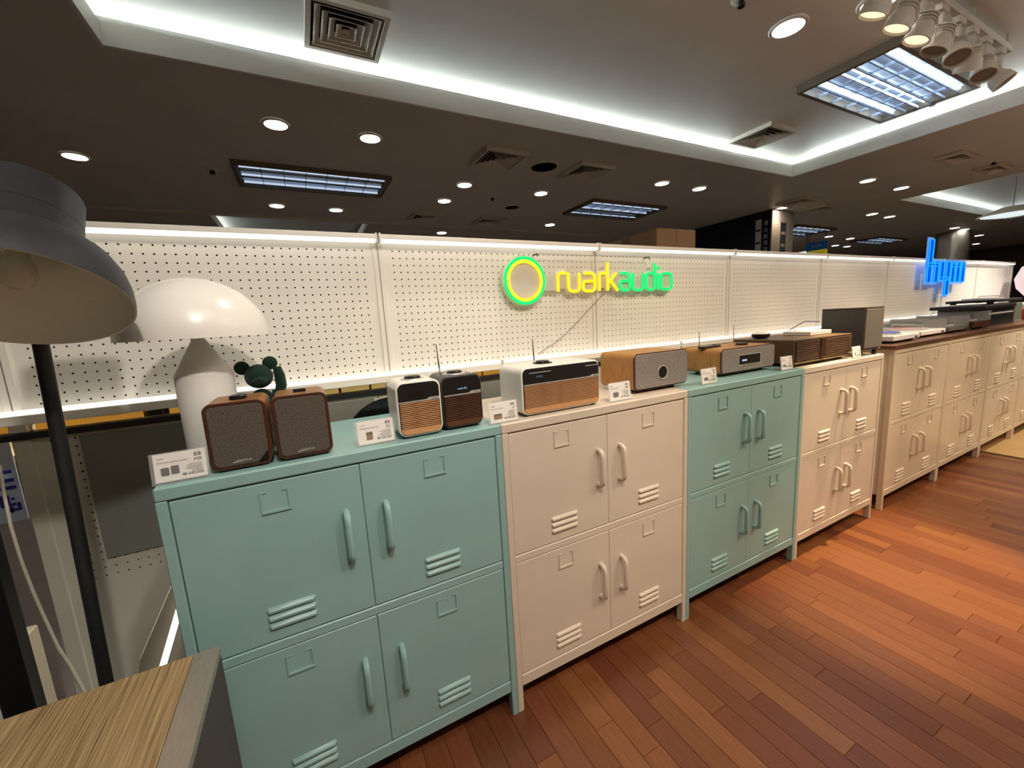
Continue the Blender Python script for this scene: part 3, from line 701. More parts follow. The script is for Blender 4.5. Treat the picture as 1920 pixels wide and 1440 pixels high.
# ------------------------------------------------------------------ audio gear on the near cabinets
def small_speaker(label, x, corner):
    w, h, d = .120, .152, .125
    r = thing('wooden_speaker', label, 'speaker', (x, .028, H), 0, 'small walnut speakers')
    build('foot_plate', MB().box(-w/2+.012, w/2-.012, .01, d-.01, 0.0002, .0055), M_BLACKP, r)
    build('cabinet_shell', MB().prism(rrect(-w/2, w/2, .005, h+.005, .018, 8), .004, d), M_WALNUT, r, bev=.0015)
    build('front_lip', MB().prism(rrect(-w/2, w/2, .005, h+.005, .018, 8), 0, .0045), M_WALNUTD, r, bev=.0012)
    g = build('grille', MB().prism(rrect(-w/2+.0075, w/2-.0075, .0125, h-.0025, .012, 8), -.0022, .002), M_TWEED, r, bev=.001)
    bd = MB().prism([(.000-.018, .019), (.018, .021), (.018, .0235), (.014, .0235), (.012, .0215), (-.018, .0215)], -.0036, -.002)
    build('badge', bd, M_SILVER, g, smooth=False)
    text('badge_text', 'ruarkaudio', .0052, M_SILVER, g, (0, -.0026, .0225), align='CENTER')
    if corner: build('corner_inset', MB().prism([(w/2-.030, .0128), (w/2-.012, .0128), (w/2-.0078, .018), (w/2-.0078, .037)], -.0026, -.0015), M_GLASSB, g, smooth=False)
    build('top_knob', MB().lathe([(0, .009), (.016, .009), (.018, .007), (.018, 0)], 24, (.004, .05, h+.005)) if corner else MB().box(-.012, .016, .045, .066, h+.005, h+.012), M_BLACKP, r, bev=0 if corner else .001)
small_speaker('left of two walnut speakers with tweed grille and round black knob', .159, True)
small_speaker('right of two walnut speakers with tweed grille and square black top plate', .289, False)

def slats(parent, x0, x1, z0, z1, n, m, y=-.0045, th=.5):
    p = (z1-z0)/n; me = MB().box(x0, x1, y, .002, 0, p*th).mesh('slat', m, bev=.0006, seg=1)
    for k in range(n): link('slat', me, parent, (0, 0, z0+k*p+p*.2))
def radio(label, x, y, w, h, d, shell, slatm, wide, group, n=14):
    r = thing('table_radio', label, 'radio', (x, y, H), 0, group)
    for sx in (-1, 1): build('foot', MB().box(sx*(w/2-.02)-.008, sx*(w/2-.02)+.008, .012, d-.012, .0002, .0065), M_BLACKP, r)
    build('shell', MB().prism(rrect(-w/2, w/2, .006, h+.006, .022, 8), 0.0, d), shell, r, bev=.003)
    fr = build('front_recess', MB().prism(rrect(-w/2+.005, w/2-.005, .011, h+.001, .017, 8), -.0016, .001), M_BLACKP, r)
    zg = .105
    gl = build('display_glass', MB().prism([p for p in rrect(-w/2+.006, w/2-.006, .06, h, .016, 8) if p[1] > zg] + [(-w/2+.006, zg), (w/2-.006, zg+.002)], -.0034, -.001), M_GLASSB, r, smooth=False)
    build('wood_base', MB().prism([p for p in rrect(-w/2+.006, w/2-.006, .012, .09, .016, 8) if p[1] < .0285 and p[0] > 0] + [(w/2-.006, .0285), (-w/2+.006, .0285)] + [p for p in rrect(-w/2+.006, w/2-.006, .012, .09, .016, 8) if p[1] < .0285 and p[0] < 0], -.0034, -.001), slatm, r, smooth=False)
    slats(r, -w/2+.007, w/2-.007, .0295, .0995, n, slatm)
    st = MB().prism([(-w/2+.006, .1005), (w/2-.006, .1005), (w/2-.006, .1085), (w/2-.034, .1085), (w/2-.042, .1035), (-w/2+.006, .1030)], -.0052, -.002)
    build('silver_strip', st, M_SILVER, r, smooth=False)
    text('strip_text', 'ruarkaudio', .0044, M_INK, r, (w/2-.008, -.0056, .1032), align='RIGHT')
    kx = -.0 if not wide else -.03
    kn = build('dial', MB().lathe([(0, .0085), (.02, .0085), (.023, .006), (.023, 0)], 28, (kx, d*.45, h+.006)), M_BLACKP, r)
    build('dial_plate', MB().lathe([(0, .003), (.032, .003), (.034, 0)], 28, (kx, d*.45, h+.0055)), M_SILVER if not wide else M_BLACKP, kn)
    return r, gl
WHT = M_WHITE; GRY = mat('espresso_lacquer', hexl(52, 48, 44), .3, noise=.03, nscale=20)
r1, g1 = radio('small white radio with pale wood slats', .573, .026, .122, .150, .125, WHT, M_OAKSL, False, 'slatted table radios')
M_ESP = mat('espresso_slat', hexl(74, 44, 28), .45, col2=hexl(98, 60, 40), nscale=20, stretch=(2, 20, 20))
r2, g2 = radio('small black radio with dark wood slats and raised aerial', .700, .036, .122, .150, .125, GRY, M_ESP, False, 'slatted table radios')
text('display_text', 'ruark R2', .008, E_DISP, g2, (.0, -.0037, .116), align='CENTER')
build('display_window', MB().box(-.03, .012, -.0037, -.0032, .112, .128), mat('display_dark', hexl(26, 14, 12), .15, noise=.02), g1, smooth=False)
def aerial(root, x, y, z0, L, lean=0.0):
    a = build('aerial', MB().tube([(x, y, z0-.002), (x+lean*L, y, z0+L)], [.0030, .0017], 8), M_CHROME, root)
    build('tip', MB().ball((x+lean*L, y, z0+L+.002), .0028, 10), M_CHROME, a)
aerial(r2, -.028, .105, .155, .085, -.06)
r3, g3 = radio('wide white radio with pale wood slats and black glass top band', 1.0415, .028, .302, .150, .155, WHT, M_OAKSL, True, 'slatted table radios', n=15)
aerial(r3, -.02, .14, .155, .075, -.05)
for (a, b, z) in ((-.125, -.045, .1365), (.09, .145, .1385)): build('glass_line', MB().box(a, b, -.0040, -.0033, z, z+.0022), M_SILVER, g3, smooth=False)
build('display_window', MB().box(-.10, -.075, -.0040, -.0033, .121, .128), mat('display_blue', hexl(40, 52, 70), .15, noise=.02, emit=(.2, .3, .5), es=.1), g3, smooth=False)
# price tag smudge of white paper on the wide radio's card stays on the card itself

def oak_radio(label, x, y, w, h, d, kind):
    r = thing('oak_speaker' if kind == 'port' else 'oak_radio', label, 'speaker' if kind == 'port' else 'radio', (x, y, H))
    zb = .014
    build('stand', MB().box(-w/2+.04, w/2-.04, .03, d-.03, .0002, zb), M_BLACKP, r, bev=.002)
    build('wood_shell', MB().prism(rrect(-w/2, w/2, zb, h, .02, 8), .004, d), M_OAK, r, bev=.002)
    build('front_lip', MB().prism(rrect(-w/2, w/2, zb, h, .02, 8), 0, .0045), M_WALNUTD, r, bev=.0012)
    g = build('grille', MB().prism(rrect(-w/2+.004, w/2-.004, zb+.004, h-.004, .016, 8), -.004, .002), M_TWEEDG, r, bev=.0015)
    if kind == 'port':
        build('port_ring', MB().lathe([(.023, -.0035), (.024, -.007), (.027, -.007), (.028, -.0035)], 32, (.0, 0, .072), axis='y', cap=False), M_SILVER, g)
        build('port', MB().lathe([(0, -.0045), (.0245, -.0042)], 32, (.0, 0, .072), axis='y'), M_GLASSB, g)
        build('corner_strip', MB().prism([(-w/2+.012, zb+.030), (-w/2+.016, zb+.030), (-w/2+.040, zb+.008), (-w/2+.034, zb+.008)], -.0062, -.003), M_SILVER, g, smooth=False)
    else:
        cx = .0
        build('window', MB().box(-.078, .078, -.0046, -.003, .045, .088), M_GLASSB, g, smooth=False)
        fr = MB().box(-.082, .082, -.0062, -.003, .040, .0455).box(-.082, -.078, -.0062, -.003, .0455, .088).box(.078, .082, -.0062, -.003, .0455, .088).box(-.082, .082, -.0062, -.003, .088, .091)
        build('window_frame', fr, M_SILVER, g, smooth=False)
        build('display_mark', MB().box(-.055, -.02, -.0051, -.0046, .06, .068), mat('display_glow', hexl(150, 170, 190), .3, noise=.02, emit=(.6, .75, 1), es=.3), g, smooth=False)
        build('slot', MB().box(-.06, .06, -.0065, -.006, .0415, .0435), M_INK, g, smooth=False)
        build('dial', MB().lathe([(0, .010), (.024, .010), (.027, .007), (.027, 0)], 28, (.06, d*.4, h)), M_BLACKP, r)
        aerial(r, .09, d*.72, h, .085, -.02)
        aerial(r, -.13, d*.85, h, .07, -.02)
oak_radio('oak speaker with grey tweed front and a round ringed port', 1.530, .066, .286, .152, .19, 'port')
oak_radio('oak radio with grey tweed front and a display window', 2.118, .095, .392, .124, .19, 'radio')
rm = thing('remote_control', 'black remote control lying on top of the oak radio', 'remote control', (1.985, .20, H+.1245), radians(6))
build('body', MB().prismz(rrect(-.075, .075, -.018, .018, .012, 5), 0, .010), M_BLACKP, rm, bev=.003)
build('button', MB().lathe([(0, .0118), (.009, .0118), (.009, .0095)], 16, (.04, 0, 0)), M_BLACK, rm)

def console():
    x0, w, h, d = 2.385, .535, .132, .31; r = thing('music_console', 'long smoked oak music console with dark horizontal slats', 'music console', (x0+w/2, .04, H))
    for sx in (-1, 1):
        for yy in (.04, d-.04): build('foot', MB().box(sx*(w/2-.05)-.02, sx*(w/2-.05)+.02, yy-.012, yy+.012, .0002, .0165), M_BLACKP, r)
    build('plinth_strip', MB().box(-w/2, w/2, -.002, .004, .016, .024), mat('brass_strip', hexl(176, 152, 110), .35, metal=.6, noise=.05), r)
    build('body', MB().box(-w/2, w/2, .004, d, .016, h), M_GREYOAK, r, bev=.002)
    build('front_recess', MB().box(-w/2+.008, w/2-.008, .001, .0045, .026, h-.006), M_BLACKP, r, smooth=False)
    build('centre_bar', MB().box(-.048, -.006, -.006, .002, .024, h-.004), mat('dark_oak', hexl(60, 40, 26), .4, noise=.1, nscale=20), r)
    sm = mat('smoked_slat', hexl(96, 70, 50), .45, noise=.1, nscale=20)
    slats(r, -w/2+.009, -.05, .028, h-.008, 11, sm, y=-.003); slats(r, -.004, w/2-.009, .028, h-.008, 11, sm, y=-.003)
    build('badge', MB().box(w/2-.04, w/2-.015, -.005, -.003, .030, .036), M_SILVER, r, smooth=False)
console()
ZC = H+.1325
rt_ = thing('white_media_box', 'flat white box lying on top of the smoked oak console', 'box', (2.80, .20, ZC))
build('case', MB().box(-.105, .105, -.07, .07, .0, .022), M_WHITE, rt_, bev=.003); build('lid_seam', MB().box(-.1055, .1055, -.0705, .0705, .013, .0142), M_INKL, rt_, smooth=False)
pk = thing('rotary_remote', 'round black and white rotary remote on the left of the console top', 'remote control', (2.475, .26, ZC))
build('base', MB().lathe([(.022, 0), (.040, .006), (.044, .020), (.044, .024)], 28), M_BLACKP, pk); build('dial', MB().lathe([(0, .032), (.02, .033), (.038, .028), (.043, .0245)], 28), M_WHITE, pk)
cb = thing('power_cable', 'dark cable rising behind the console to the grey subwoofer', 'cable', (0, 0, 0))
build('cord', MB().tube([(2.94, .39, H+.004), (2.93, .37, 1.08), (2.935, .36, 1.14), (2.97, .30, 1.185), (3.0, .235, 1.18)], .0025, 6), M_BLACKP, cb)

def sub():
    r = thing('subwoofer', 'tall grey fabric subwoofer at the end of the near cabinets', 'subwoofer', (3.088, .016, H)); w, h, d = .204, .264, .205
    for sx in (-1, 1):
        for yy in (.02, d-.02): build('foot', MB().lathe([(.010, .0), (.012, .004), (.008, .034)], 14, (sx*(w/2-.025), yy, .0003)), M_BLACKP, r)
    build('fabric_body', MB().box(-w/2, w/2, 0, d, .040, h-.006), M_TWEEDD, r, bev=.003)
    build('top_cap', MB().box(-w/2-.001, w/2+.001, -.001, d+.001, h-.0062, h), mat('sub_top', hexl(62, 50, 40), .4, noise=.06), r, bev=.0015)
    build('bottom_rim', MB().box(-w/2-.001, w/2+.001, -.001, d+.001, .033, .0402), mat('sub_rim', hexl(58, 48, 40), .4, noise=.06), r, bev=.0015)
    build('front_panel', MB().box(-w/2+.003, w/2-.003, -.004, .001, .044, h-.010), mat('sub_front', hexl(78, 74, 70), .9, col2=hexl(112, 106, 98), nscale=420), r, bev=.001)
    build('badge', MB().box(w/2-.04, w/2-.014, -.003, -.0008, .034, .039), M_SILVER, r, smooth=False)
sub()

# ------------------------------------------------------------------ dome lamp, toy bear, black disc behind the cabinet
LX, LY = .082, .22
dl = thing('dome_table_lamp', 'white dome table lamp on a cone-topped column', 'lamp', (LX, LY, H))
build('column', MB().lathe([(.0, .0003), (.060, .0003), (.061, .004), (.062, .21), (.0605, .213)], 40), M_WHITEM, dl)
build('cone', MB().lathe([(.0605, .2132), (.012, .302), (.006, .306)], 40), M_WHITEM, dl)
R0 = .157; dome = [(R0*cos(pi/2*i/16), .3015+.147*sin(pi/2*i/16)) for i in range(17)]
inner = [((R0-.003)*cos(pi/2*i/16), .3015+.144*sin(pi/2*i/16)) for i in range(16, -1, -1)]
build('dome_shade', MB().lathe(dome[:-1]+[(.0, .4485)]+[(.0, .4455)]+inner[1:]+[dome[0]], 56, cap=False), M_WHITE, dl)
build('stem', MB().lathe([(.006, .305), (.006, .446)], 12), M_SILVER, dl)

bx, by = .196, .245
br = thing('toy_bear', 'dark green velvet toy bear waving behind the wooden speakers', 'toy', (bx, by, H))
bm_ = MB()
build('torso', MB().ball((0, 0, .108), (.034, .026, .048), 20), M_GREEN, br)
build('head', MB().ball((0, -.002, .190), (.034, .031, .033), 24), M_GREEN, br)
build('muzzle', MB().ball((.003, -.026, .180), (.018, .014, .0125), 18), M_GREEN, br)
for s, dx in ((-1, -.036), (1, .030)):
    build('ear', MB().ball((dx, .0, .224 if s > 0 else .216), (.0185, .009, .0185), 18), M_GREEN, br)
for s in (-1, 1): build('leg', MB().tube([(s*.016, 0, .075), (s*.019, -.002, .04), (s*.020, -.004, .016), (s*.020, -.012, .010)], [.017, .016, .016, .014], 14), M_GREEN, br)
build('arm', MB().tube([(.028, 0, .138), (.043, -.002, .140), (.050, -.004, .160), (.049, -.006, .188), (.045, -.006, .212)], [.012, .014, .0140, .0135, .010], 14), M_GREEN, br)
build('arm', MB().tube([(-.028, 0, .138), (-.040, -.002, .120), (-.044, -.004, .092)], [.012, .012, .010], 14), M_GREEN, br)
build('nose', MB().ball((.003, -.039, .184), (.005, .003, .0032), 12), M_BLACKP, br)
for s in (-1, 1): build('foot', MB().ball((s*.020, -.012, .0098), (.014, .020, .0095), 16), M_GREEN, br)
ds = thing('black_disc', 'black round disc leaning against the pegboard behind the teal cabinet', 'disc', (.57, .475, .86), 0)
build('plate', MB().lathe([(0, -.004), (.17, -.004), (.174, 0), (.17, .004), (0, .004)], 40, axis='y'), M_VINYLK, ds, (0, 0, 0))
build('hub', MB().lathe([(0, -.007), (.03, -.007), (.032, -.003)], 24, axis='y'), M_BLACKP, ds)
build('prop', MB().box(-.03, .03, -.01, .01, -.86, -.172), M_BLACK, ds)
wr = thing('speaker_cable', 'thin black cable trailing behind the two wooden speakers', 'cable', (0, 0, 0))
build('cord', MB().tube([(.222, .15, H+.02), (.224, .17, H+.008), (.215, .20, H+.003), (.235, .24, H+.003), (.26, .18, H+.003), (.275, .155, H+.02)], .0018, 6), M_BLACKP, wr)

# ------------------------------------------------------------------ floor lamp on the left
fl_ = thing('floor_lamp', 'tall graphite floor lamp with a tilted bell shade', 'lamp', (-.203, .140, 0))
build('base_disc', MB().lathe([(0, .0002), (.14, .0002), (.14, .012), (.13, .016), (0, .016)], 40), M_BLACK, fl_)
build('pole', MB().tube([(0, 0, .015), (.045, 0, 1.50)], .0125, 16), M_LSHADE, fl_)
ax = Vector((0.0, .48, .877)).normalized()
sh = bpy.data.objects.new('shade', None)
rot = ax.to_track_quat('Z', 'Y').to_euler()
C0 = Vector((-.103, -.062, 1.365)) - Vector((-.203, .140, 0))
prof = [(.150, 0), (.1495, .012), (.146, .035), (.138, .06), (.124, .085), (.104, .105), (.086, .115), (.080, .119), (.078, .122), (.078, .222), (.074, .227), (0, .228)]
inn = [(.0, .222), (.072, .220), (.075, .124), (.084, .111), (.102, .101), (.121, .082), (.135, .058), (.143, .034), (.1465, .012), (.147, 0)]
s1 = build('shade', MB().lathe(prof, 64, cap=False), M_LSHADE, fl_, C0, rot)
build('shade_lining', MB().lathe(inn+[(.150, -.0006)], 64, cap=False), M_LINNER, s1)
build('seam', MB().lathe([(.0783, .160), (.0786, .1605), (.0783, .161)], 48, cap=False), M_BLACK, s1)
build('knob', MB().tube([(.07, .03, .135), (.095, .04, .135)], .006, 12), M_ALU, s1)
build('bulb_holder', MB().lathe([(0, .219), (.02, .219), (.02, .10), (.0, .10)], 20), M_WHITEM, s1)
build('bulb', MB().lathe([(.013, .101), (.015, .09), (.023, .070), (.026, .056), (.023, .042), (.014, .033), (0, .030)], 28), M_DIM, s1)
neck = C0 + ax*.15
build('arm', MB().tube([(.045, 0, 1.49), (neck.x*.5, neck.y*.5+.03, (1.49+neck.z)/2), (neck.x, neck.y+.05, neck.z)], .010, 12), M_LSHADE, fl_)

# ------------------------------------------------------------------ near wooden box with silver edge
bz = .66; bxr, byb = .085, -.093
nb = thing('wood_topped_box', 'near box with striped wood top, silver edge and dark fabric side', 'box', (0, 0, 0))
M_ZEBRA = mat('striped_wood', hexl(108, 86, 54), .5, col2=hexl(178, 154, 112), nscale=9, stretch=(44, .7, 44), bump=.15, bscale=120)
build('body', MB().box(-.62, bxr-.004, -.70, byb, .06, bz-.018), M_BLACKP, nb, smooth=False)
build('wood_top', MB().box(-.62, bxr-.0445, -.70, byb, bz-.018, bz), M_ZEBRA, nb, bev=.001)
build('silver_edge', MB().box(bxr-.044, bxr, -.70, byb, bz-.018, bz), M_ALU, nb, bev=.0015)
build('fabric_side', MB().box(bxr-.004, bxr-.0005, -.69, byb-.002, .07, bz-.0185), M_TWEEDD, nb, bev=.001)
for x in (-.55, .03):
    for y in (-.65, -.15): build('foot', MB().lathe([(.02, 0), (.025, .0605)], 16, (x, y, .0003)), M_BLACKP, nb)

# ------------------------------------------------------------------ things at the far left behind the lamp
bs = thing('display_stand', 'black display stand leg at the left picture edge', 'stand', (-.395, .28, 0))
build('upright', MB().box(-.028, .028, -.02, .02, .012, 1.0), M_BLACK, bs, bev=.002); build('foot', MB().box(-.05, .05, -.10, .10, .0002, .012), M_BLACK, bs, bev=.002)
cr = thing('slotted_crate', 'white crate with slanting dark slots at the left picture edge', 'crate', (-.665, .30, 0))
build('panel', MB().box(0, .17, .004, .30, .0005, .47), M_WHITEM, cr, bev=.004)
for k in range(6):
    z = .08+.055*k; build('slot', MB().prism([(.03, z), (.145, z+.05), (.145, z+.072), (.03, z+.022)], .001, .0055), M_DARKIN, cr, smooth=False)
bg = thing('hanging_banner', 'pale blue banner with dark blue lettering behind the graphite lamp', 'banner', (0, .62, 0))
build('cloth', MB().box(-.72, -.468, 0, .004, .79, 1.045), M_SIGNW, bg, smooth=False)
lt = MB()
for (x0, x1, z0, z1) in ((-.60, -.477, .935, .945), (-.52, -.510, .915, .945), (-.60, -.477, .910, .920), (-.60, -.475, .888, .898)): lt.box(x0, x1, -.002, -.0005, z0, z1)
build('lettering', lt, M_SIGNB, bg, smooth=False)
l2 = MB()
for (x0, x1, z0, z1) in ((-.502, -.495, .838, .872), (-.495, -.484, .838, .846), (-.492, -.485, .856, .862), (-.515, -.507, .836, .872), (-.505, -.475, .822, .829), (-.482, -.475, .829, .846), (-.498, -.492, .818, .836)): l2.box(x0, x1, -.002, -.0005, z0, z1)
build('lettering', l2, M_SIGNB, bg, smooth=False)
build('pole', MB().tube([(-.60, .012, 0), (-.60, .012, 1.05)], .008, 10), M_BLACK, bg)
pc_ = thing('extension_cable', 'white power cord hanging down beside the graphite lamp pole', 'cable')
build('cord', MB().tube([(-.40, .42, 1.0), (-.385, .38, .95), (-.374, .35, .863), (-.372, .35, .77), (-.366, .35, .681), (-.358, .35, .602), (-.348, .35, .512), (-.336, .35, .459), (-.314, .33, .39), (-.28, .30, .25), (-.26, .28, .1), (-.24, .25, .006)], .0034, 8), M_CORD, pc_)
build('plug', MB().lathe([(.006, 0), (.008, .004), (.008, .02), (.004, .028)], 12, (-.24, .25, .0003)), M_CORD, pc_)
lt_ = thing('light_line', 'bright line of light in the gap left of the teal cabinet, shaped as a tube', 'light', (0, 0, 0))  # glowing tube added to stand in for a bright line of light
A = Vector((-.300, .40, .004)); B = Vector((-.070, .458, .61))
build('tube', MB().tube([A+(B-A)*.03, A+(B-A)*.97], .0085, 12), emis('light_line_glow', (1, .95, .85), 3.0), lt_)
for t in (0, .97): build('cap', MB().tube([A+(B-A)*t, A+(B-A)*(t+.03)], .0095, 12), M_SILVER, lt_)
lp = thing('shade_wedge', 'brown-grey wedge of shade on the lower pegboard, built as a slab', 'board', (0, 0, 0))  # slab coloured as the dark wedge of shade beside the cabinet
build('board', MB().prism([(-.31, .0005), (-.02, .0005), (-.02, .62), (-.098, .62), (-.248, .325)], .474, .484), mat('shade_wedge_brown', hexl(108, 100, 86), .6, noise=.08, nscale=10), lp, smooth=False)
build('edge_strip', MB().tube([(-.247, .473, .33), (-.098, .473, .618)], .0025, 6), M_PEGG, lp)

# ------------------------------------------------------------------ goods behind the partition, seen through the slot
SHY = .72
sf = thing('stock_shelf', 'pale shelf of stock behind the pegboard partition', 'shelf', (0, 0, 0))
build('board', MB().box(-1.2, 4.6, SHY-.05, SHY+.38, .955, .975), M_KRAFTC, sf)
build('back_board', MB().box(-1.2, 4.6, SHY+.38, SHY+.40, .93, 1.50), M_KRAFTY, sf)
build('top_board', MB().box(-1.2, 4.6, SHY-.10, SHY+.40, 1.50, 1.52), M_DARKFLOOR, sf)
for x in (-1.19, 1.6, 4.58): build('side', MB().box(x-.01, x+.01, SHY+.30, SHY+.379, .0005, 1.4995), M_KRAFTC, sf)
bl = bpy.data.lights.new('shelf_strip', 'AREA'); bl.shape = 'RECTANGLE'; bl.size = 5.6; bl.size_y = .04; bl.energy = 26; bl.color = (1, .82, .5)
blo = bpy.data.objects.new('shelf_strip', bl); COL.objects.link(blo); blo.location = (1.7, SHY-.04, 1.49); blo.rotation_euler = (radians(-30), 0, 0)
def carton(label, x0, x1, h, m, lab=None, y=SHY+.02):
    r = thing('carton', label, 'carton', (0, 0, .9753), 0, 'cartons on the stock shelf')
    build('box', MB().box(x0, x1, y, y+.18, 0, h), m, r, bev=.002)
    build('label', MB().box((x0+x1)/2-.02, (x0+x1)/2+.02, y-.0015, y-.0002, h*.55, h*.8), lab or M_INKL, r, smooth=False)
carton('long ochre carton seen under the pegboard right of the lamp pole', -.36, -.20, .16, M_KRAFTY)
carton('small black carton seen under the pegboard before the dome lamp', -.185, -.145, .17, M_BLACKP, M_INK)
carton('ochre carton with speckled label seen left of the dome lamp', -.13, .04, .15, M_KRAFTY, M_INK)
carton('red carton seen just left of the dome lamp column', .05, .10, .16, M_RED, M_INK)
carton('first cream carton seen right of the toy bear', .30, .42, .16, M_KRAFTC)
carton('second cream carton seen right of the toy bear', .43, .54, .15, M_KRAFTC)
carton('third cream carton seen left of the white radio', .55, .64, .16, M_KRAFTC)
carton('black carton seen left of the white radio', .65, .70, .16, M_BLACKP, M_INK)
carton('ochre carton seen above the black radio', .72, .86, .16, M_KRAFTC)
carton('yellow carton with black label right of the black radio', .88, 1.06, .17, M_KRAFTY, M_INK)
carton('yellow carton seen left of the wide radio', 1.07, 1.25, .17, M_KRAFTY)
carton('dark carton seen right of the wide radio', 1.40, 1.58, .17, M_TAPE)
carton('ochre carton seen above the oak speaker', 1.7, 1.95, .17, M_KRAFTY)
carton('cream carton seen behind the oak radio', 2.0, 2.3, .17, M_KRAFTC)
sb = thing('shipping_carton', 'brown shipping carton standing on the shelf top behind the pegboard', 'carton', (2.142, .66, 1.5203), radians(-3))
build('box', MB().box(0, .30, 0, .52, 0, .232), M_CARD, sb, bev=.002)
build('hand_hole', MB().prism(rrect(.11, .19, .085, .115, .0149, 6), -.0012, .004), M_DARKIN, sb, smooth=False)
build('hand_hole', MB().box(-.0012, .004, .38, .46, .09, .12), M_DARKIN, sb, smooth=False)
build('tape', MB().box(-.0015, .004, .22, .29, .0, .233), M_TAPE, sb, smooth=False)
build('flap_line', MB().box(.149, .151, -.0012, .003, .16, .232), M_TAPE, sb, smooth=False)

# ------------------------------------------------------------------ record players and stereo on the far cabinets
def turntable(label, x, y, w, d, h, base, platter, lid=None, arm=True, foot=M_BLACKP):
    r = thing('record_player', label, 'record player', (x, y, Z2), 0, 'record players on the far cabinets')
    for sx in (-1, 1):
        for yy in (.04, d-.04): build('foot', MB().lathe([(.02, 0), (.022, .0125)], 14, (sx*(w/2-.04), yy, .0003)), foot, r)
    build('plinth', MB().box(-w/2, w/2, 0, d, .0125, .0125+h), base, r, bev=.004)
    z = .0125+h; R = min(w, d)*.42
    build('platter', MB().lathe([(0, z+.012), (R, z+.012), (R, z+.0005)], 40, (-w*.08, d/2, 0)), M_SILVER, r)
    build('record', MB().lathe([(0, z+.0145), (R*.95, z+.0145), (R*.97, z+.0125)], 40, (-w*.08, d/2, 0)), platter, r)
    build('record_label', MB().lathe([(0, z+.0152), (R*.33, z+.0152), (R*.33, z+.0146)], 24, (-w*.08, d/2, 0)), M_RED, r)
    if arm: build('tonearm', MB().tube([(w*.40, d*.85, z+.001), (w*.40, d*.85, z+.03), (w*.36, d*.5, z+.028), (w*.26, d*.28, z+.022)], .004, 8), M_SILVER, r)
    build('switch', MB().box(w*.30, w*.42, -.001, .004, .02, .028), M_BLACKP, r, smooth=False)
    if lid:
        m = MB(); lz = z+.068
        m.box(-w/2, w/2, 0.0, .003, z+.002, lz).box(-w/2, w/2, d-.003, d, z+.002, lz).box(-w/2, -w/2+.003, .003, d-.003, z+.002, lz).box(w/2-.003, w/2, .003, d-.003, z+.002, lz).box(-w/2, w/2, 0, d, lz, lz+.003)
        build('dust_cover', m, M_ACRYL, r, smooth=False)
    return r
turntable('white record player with a blue record, nearest on the far cabinets', 3.62, .05, .36, .34, .032, M_WHITEM, M_VINYLB)
turntable('white record player with clear cover, second on the far cabinets', 4.12, .08, .40, .33, .030, M_WHITEM, mat('pink_vinyl', hexl(190, 160, 165), .25, noise=.1), lid=True)
turntable('grey record player with clear cover and dark record', 4.56, .08, .38, .33, .034, mat('grey_plinth', hexl(96, 96, 90), .4, noise=.05), M_VINYLK, lid=True)
turntable('brown record player with clear cover and white feet', 4.98, .07, .36, .33, .05, M_WALNUTD, M_VINYLK, lid=True, foot=M_WHITEM)
st = thing('stereo_unit', 'tall black stereo unit with slatted front on the far cabinets', 'stereo', (5.53, .10, Z2))
build('body', MB().box(-.30, .30, .0, .30, .0003, .145), M_BLACKP, st, bev=.003)
build('top_shelf', MB().box(-.44, .32, -.01, .31, .1455, .172), M_BLACK, st, bev=.002)
build('silver_band', MB().box(-.299, .299, -.002, .002, .095, .108), M_SILVER, st)
for k in range(7): build('slat', MB().box(-.29, .29, -.004, .001, .010+.0115*k, .016+.0115*k), M_BLACK, st, smooth=False)
sp = thing('grey_speaker', 'grey speaker with sloping front right of the black stereo unit', 'speaker', (5.98, .10, Z2))
build('body', MB().prism([(-.11, .0003), (.11, .0003), (.09, .17), (-.11, .17)], 0, .24), mat('olive_grey', hexl(92, 92, 78), .6, noise=.06), sp, bev=.003)
build('base', MB().box(-.111, .112, -.004, .244, .0002, .02), M_ALU, sp)
tp = turntable('silver record player on top of the black stereo unit', 5.80, .12, .70, .30, .022, M_BLACK, M_SILVER); tp.location.z = Z2+.1775
pl_ = thing('pink_lamp', 'pale pink rounded lamp at the right picture edge', 'lamp', (7.28, .18, Z2))
build('shade', MB().lathe([(0, .62), (.10, .60), (.20, .52), (.24, .40), (.22, .30), (.16, .22), (.13, .17), (.14, .15)], 40), M_PINK, pl_)
build('base', MB().lathe([(0, .1505), (.24, .15), (.25, .14), (.25, .12), (0, .12)], 40), M_WHITE, pl_)
build('stand', MB().lathe([(.18, -Z2+.0005), (.16, -Z2+.02), (.16, .1195)], 32), M_TOPWOOD, pl_)
jr = thing('red_jar', 'red and white jar beside the grey speaker at the right edge', 'jar', (6.45, .16, Z2))
build('glass', MB().lathe([(0, .0003), (.07, .0003), (.075, .01), (.075, .10), (.06, .11)], 28), M_RED, jr); build('lid', MB().lathe([(.062, .1105), (.066, .112), (.066, .145), (0, .147)], 28), M_WHITE, jr)

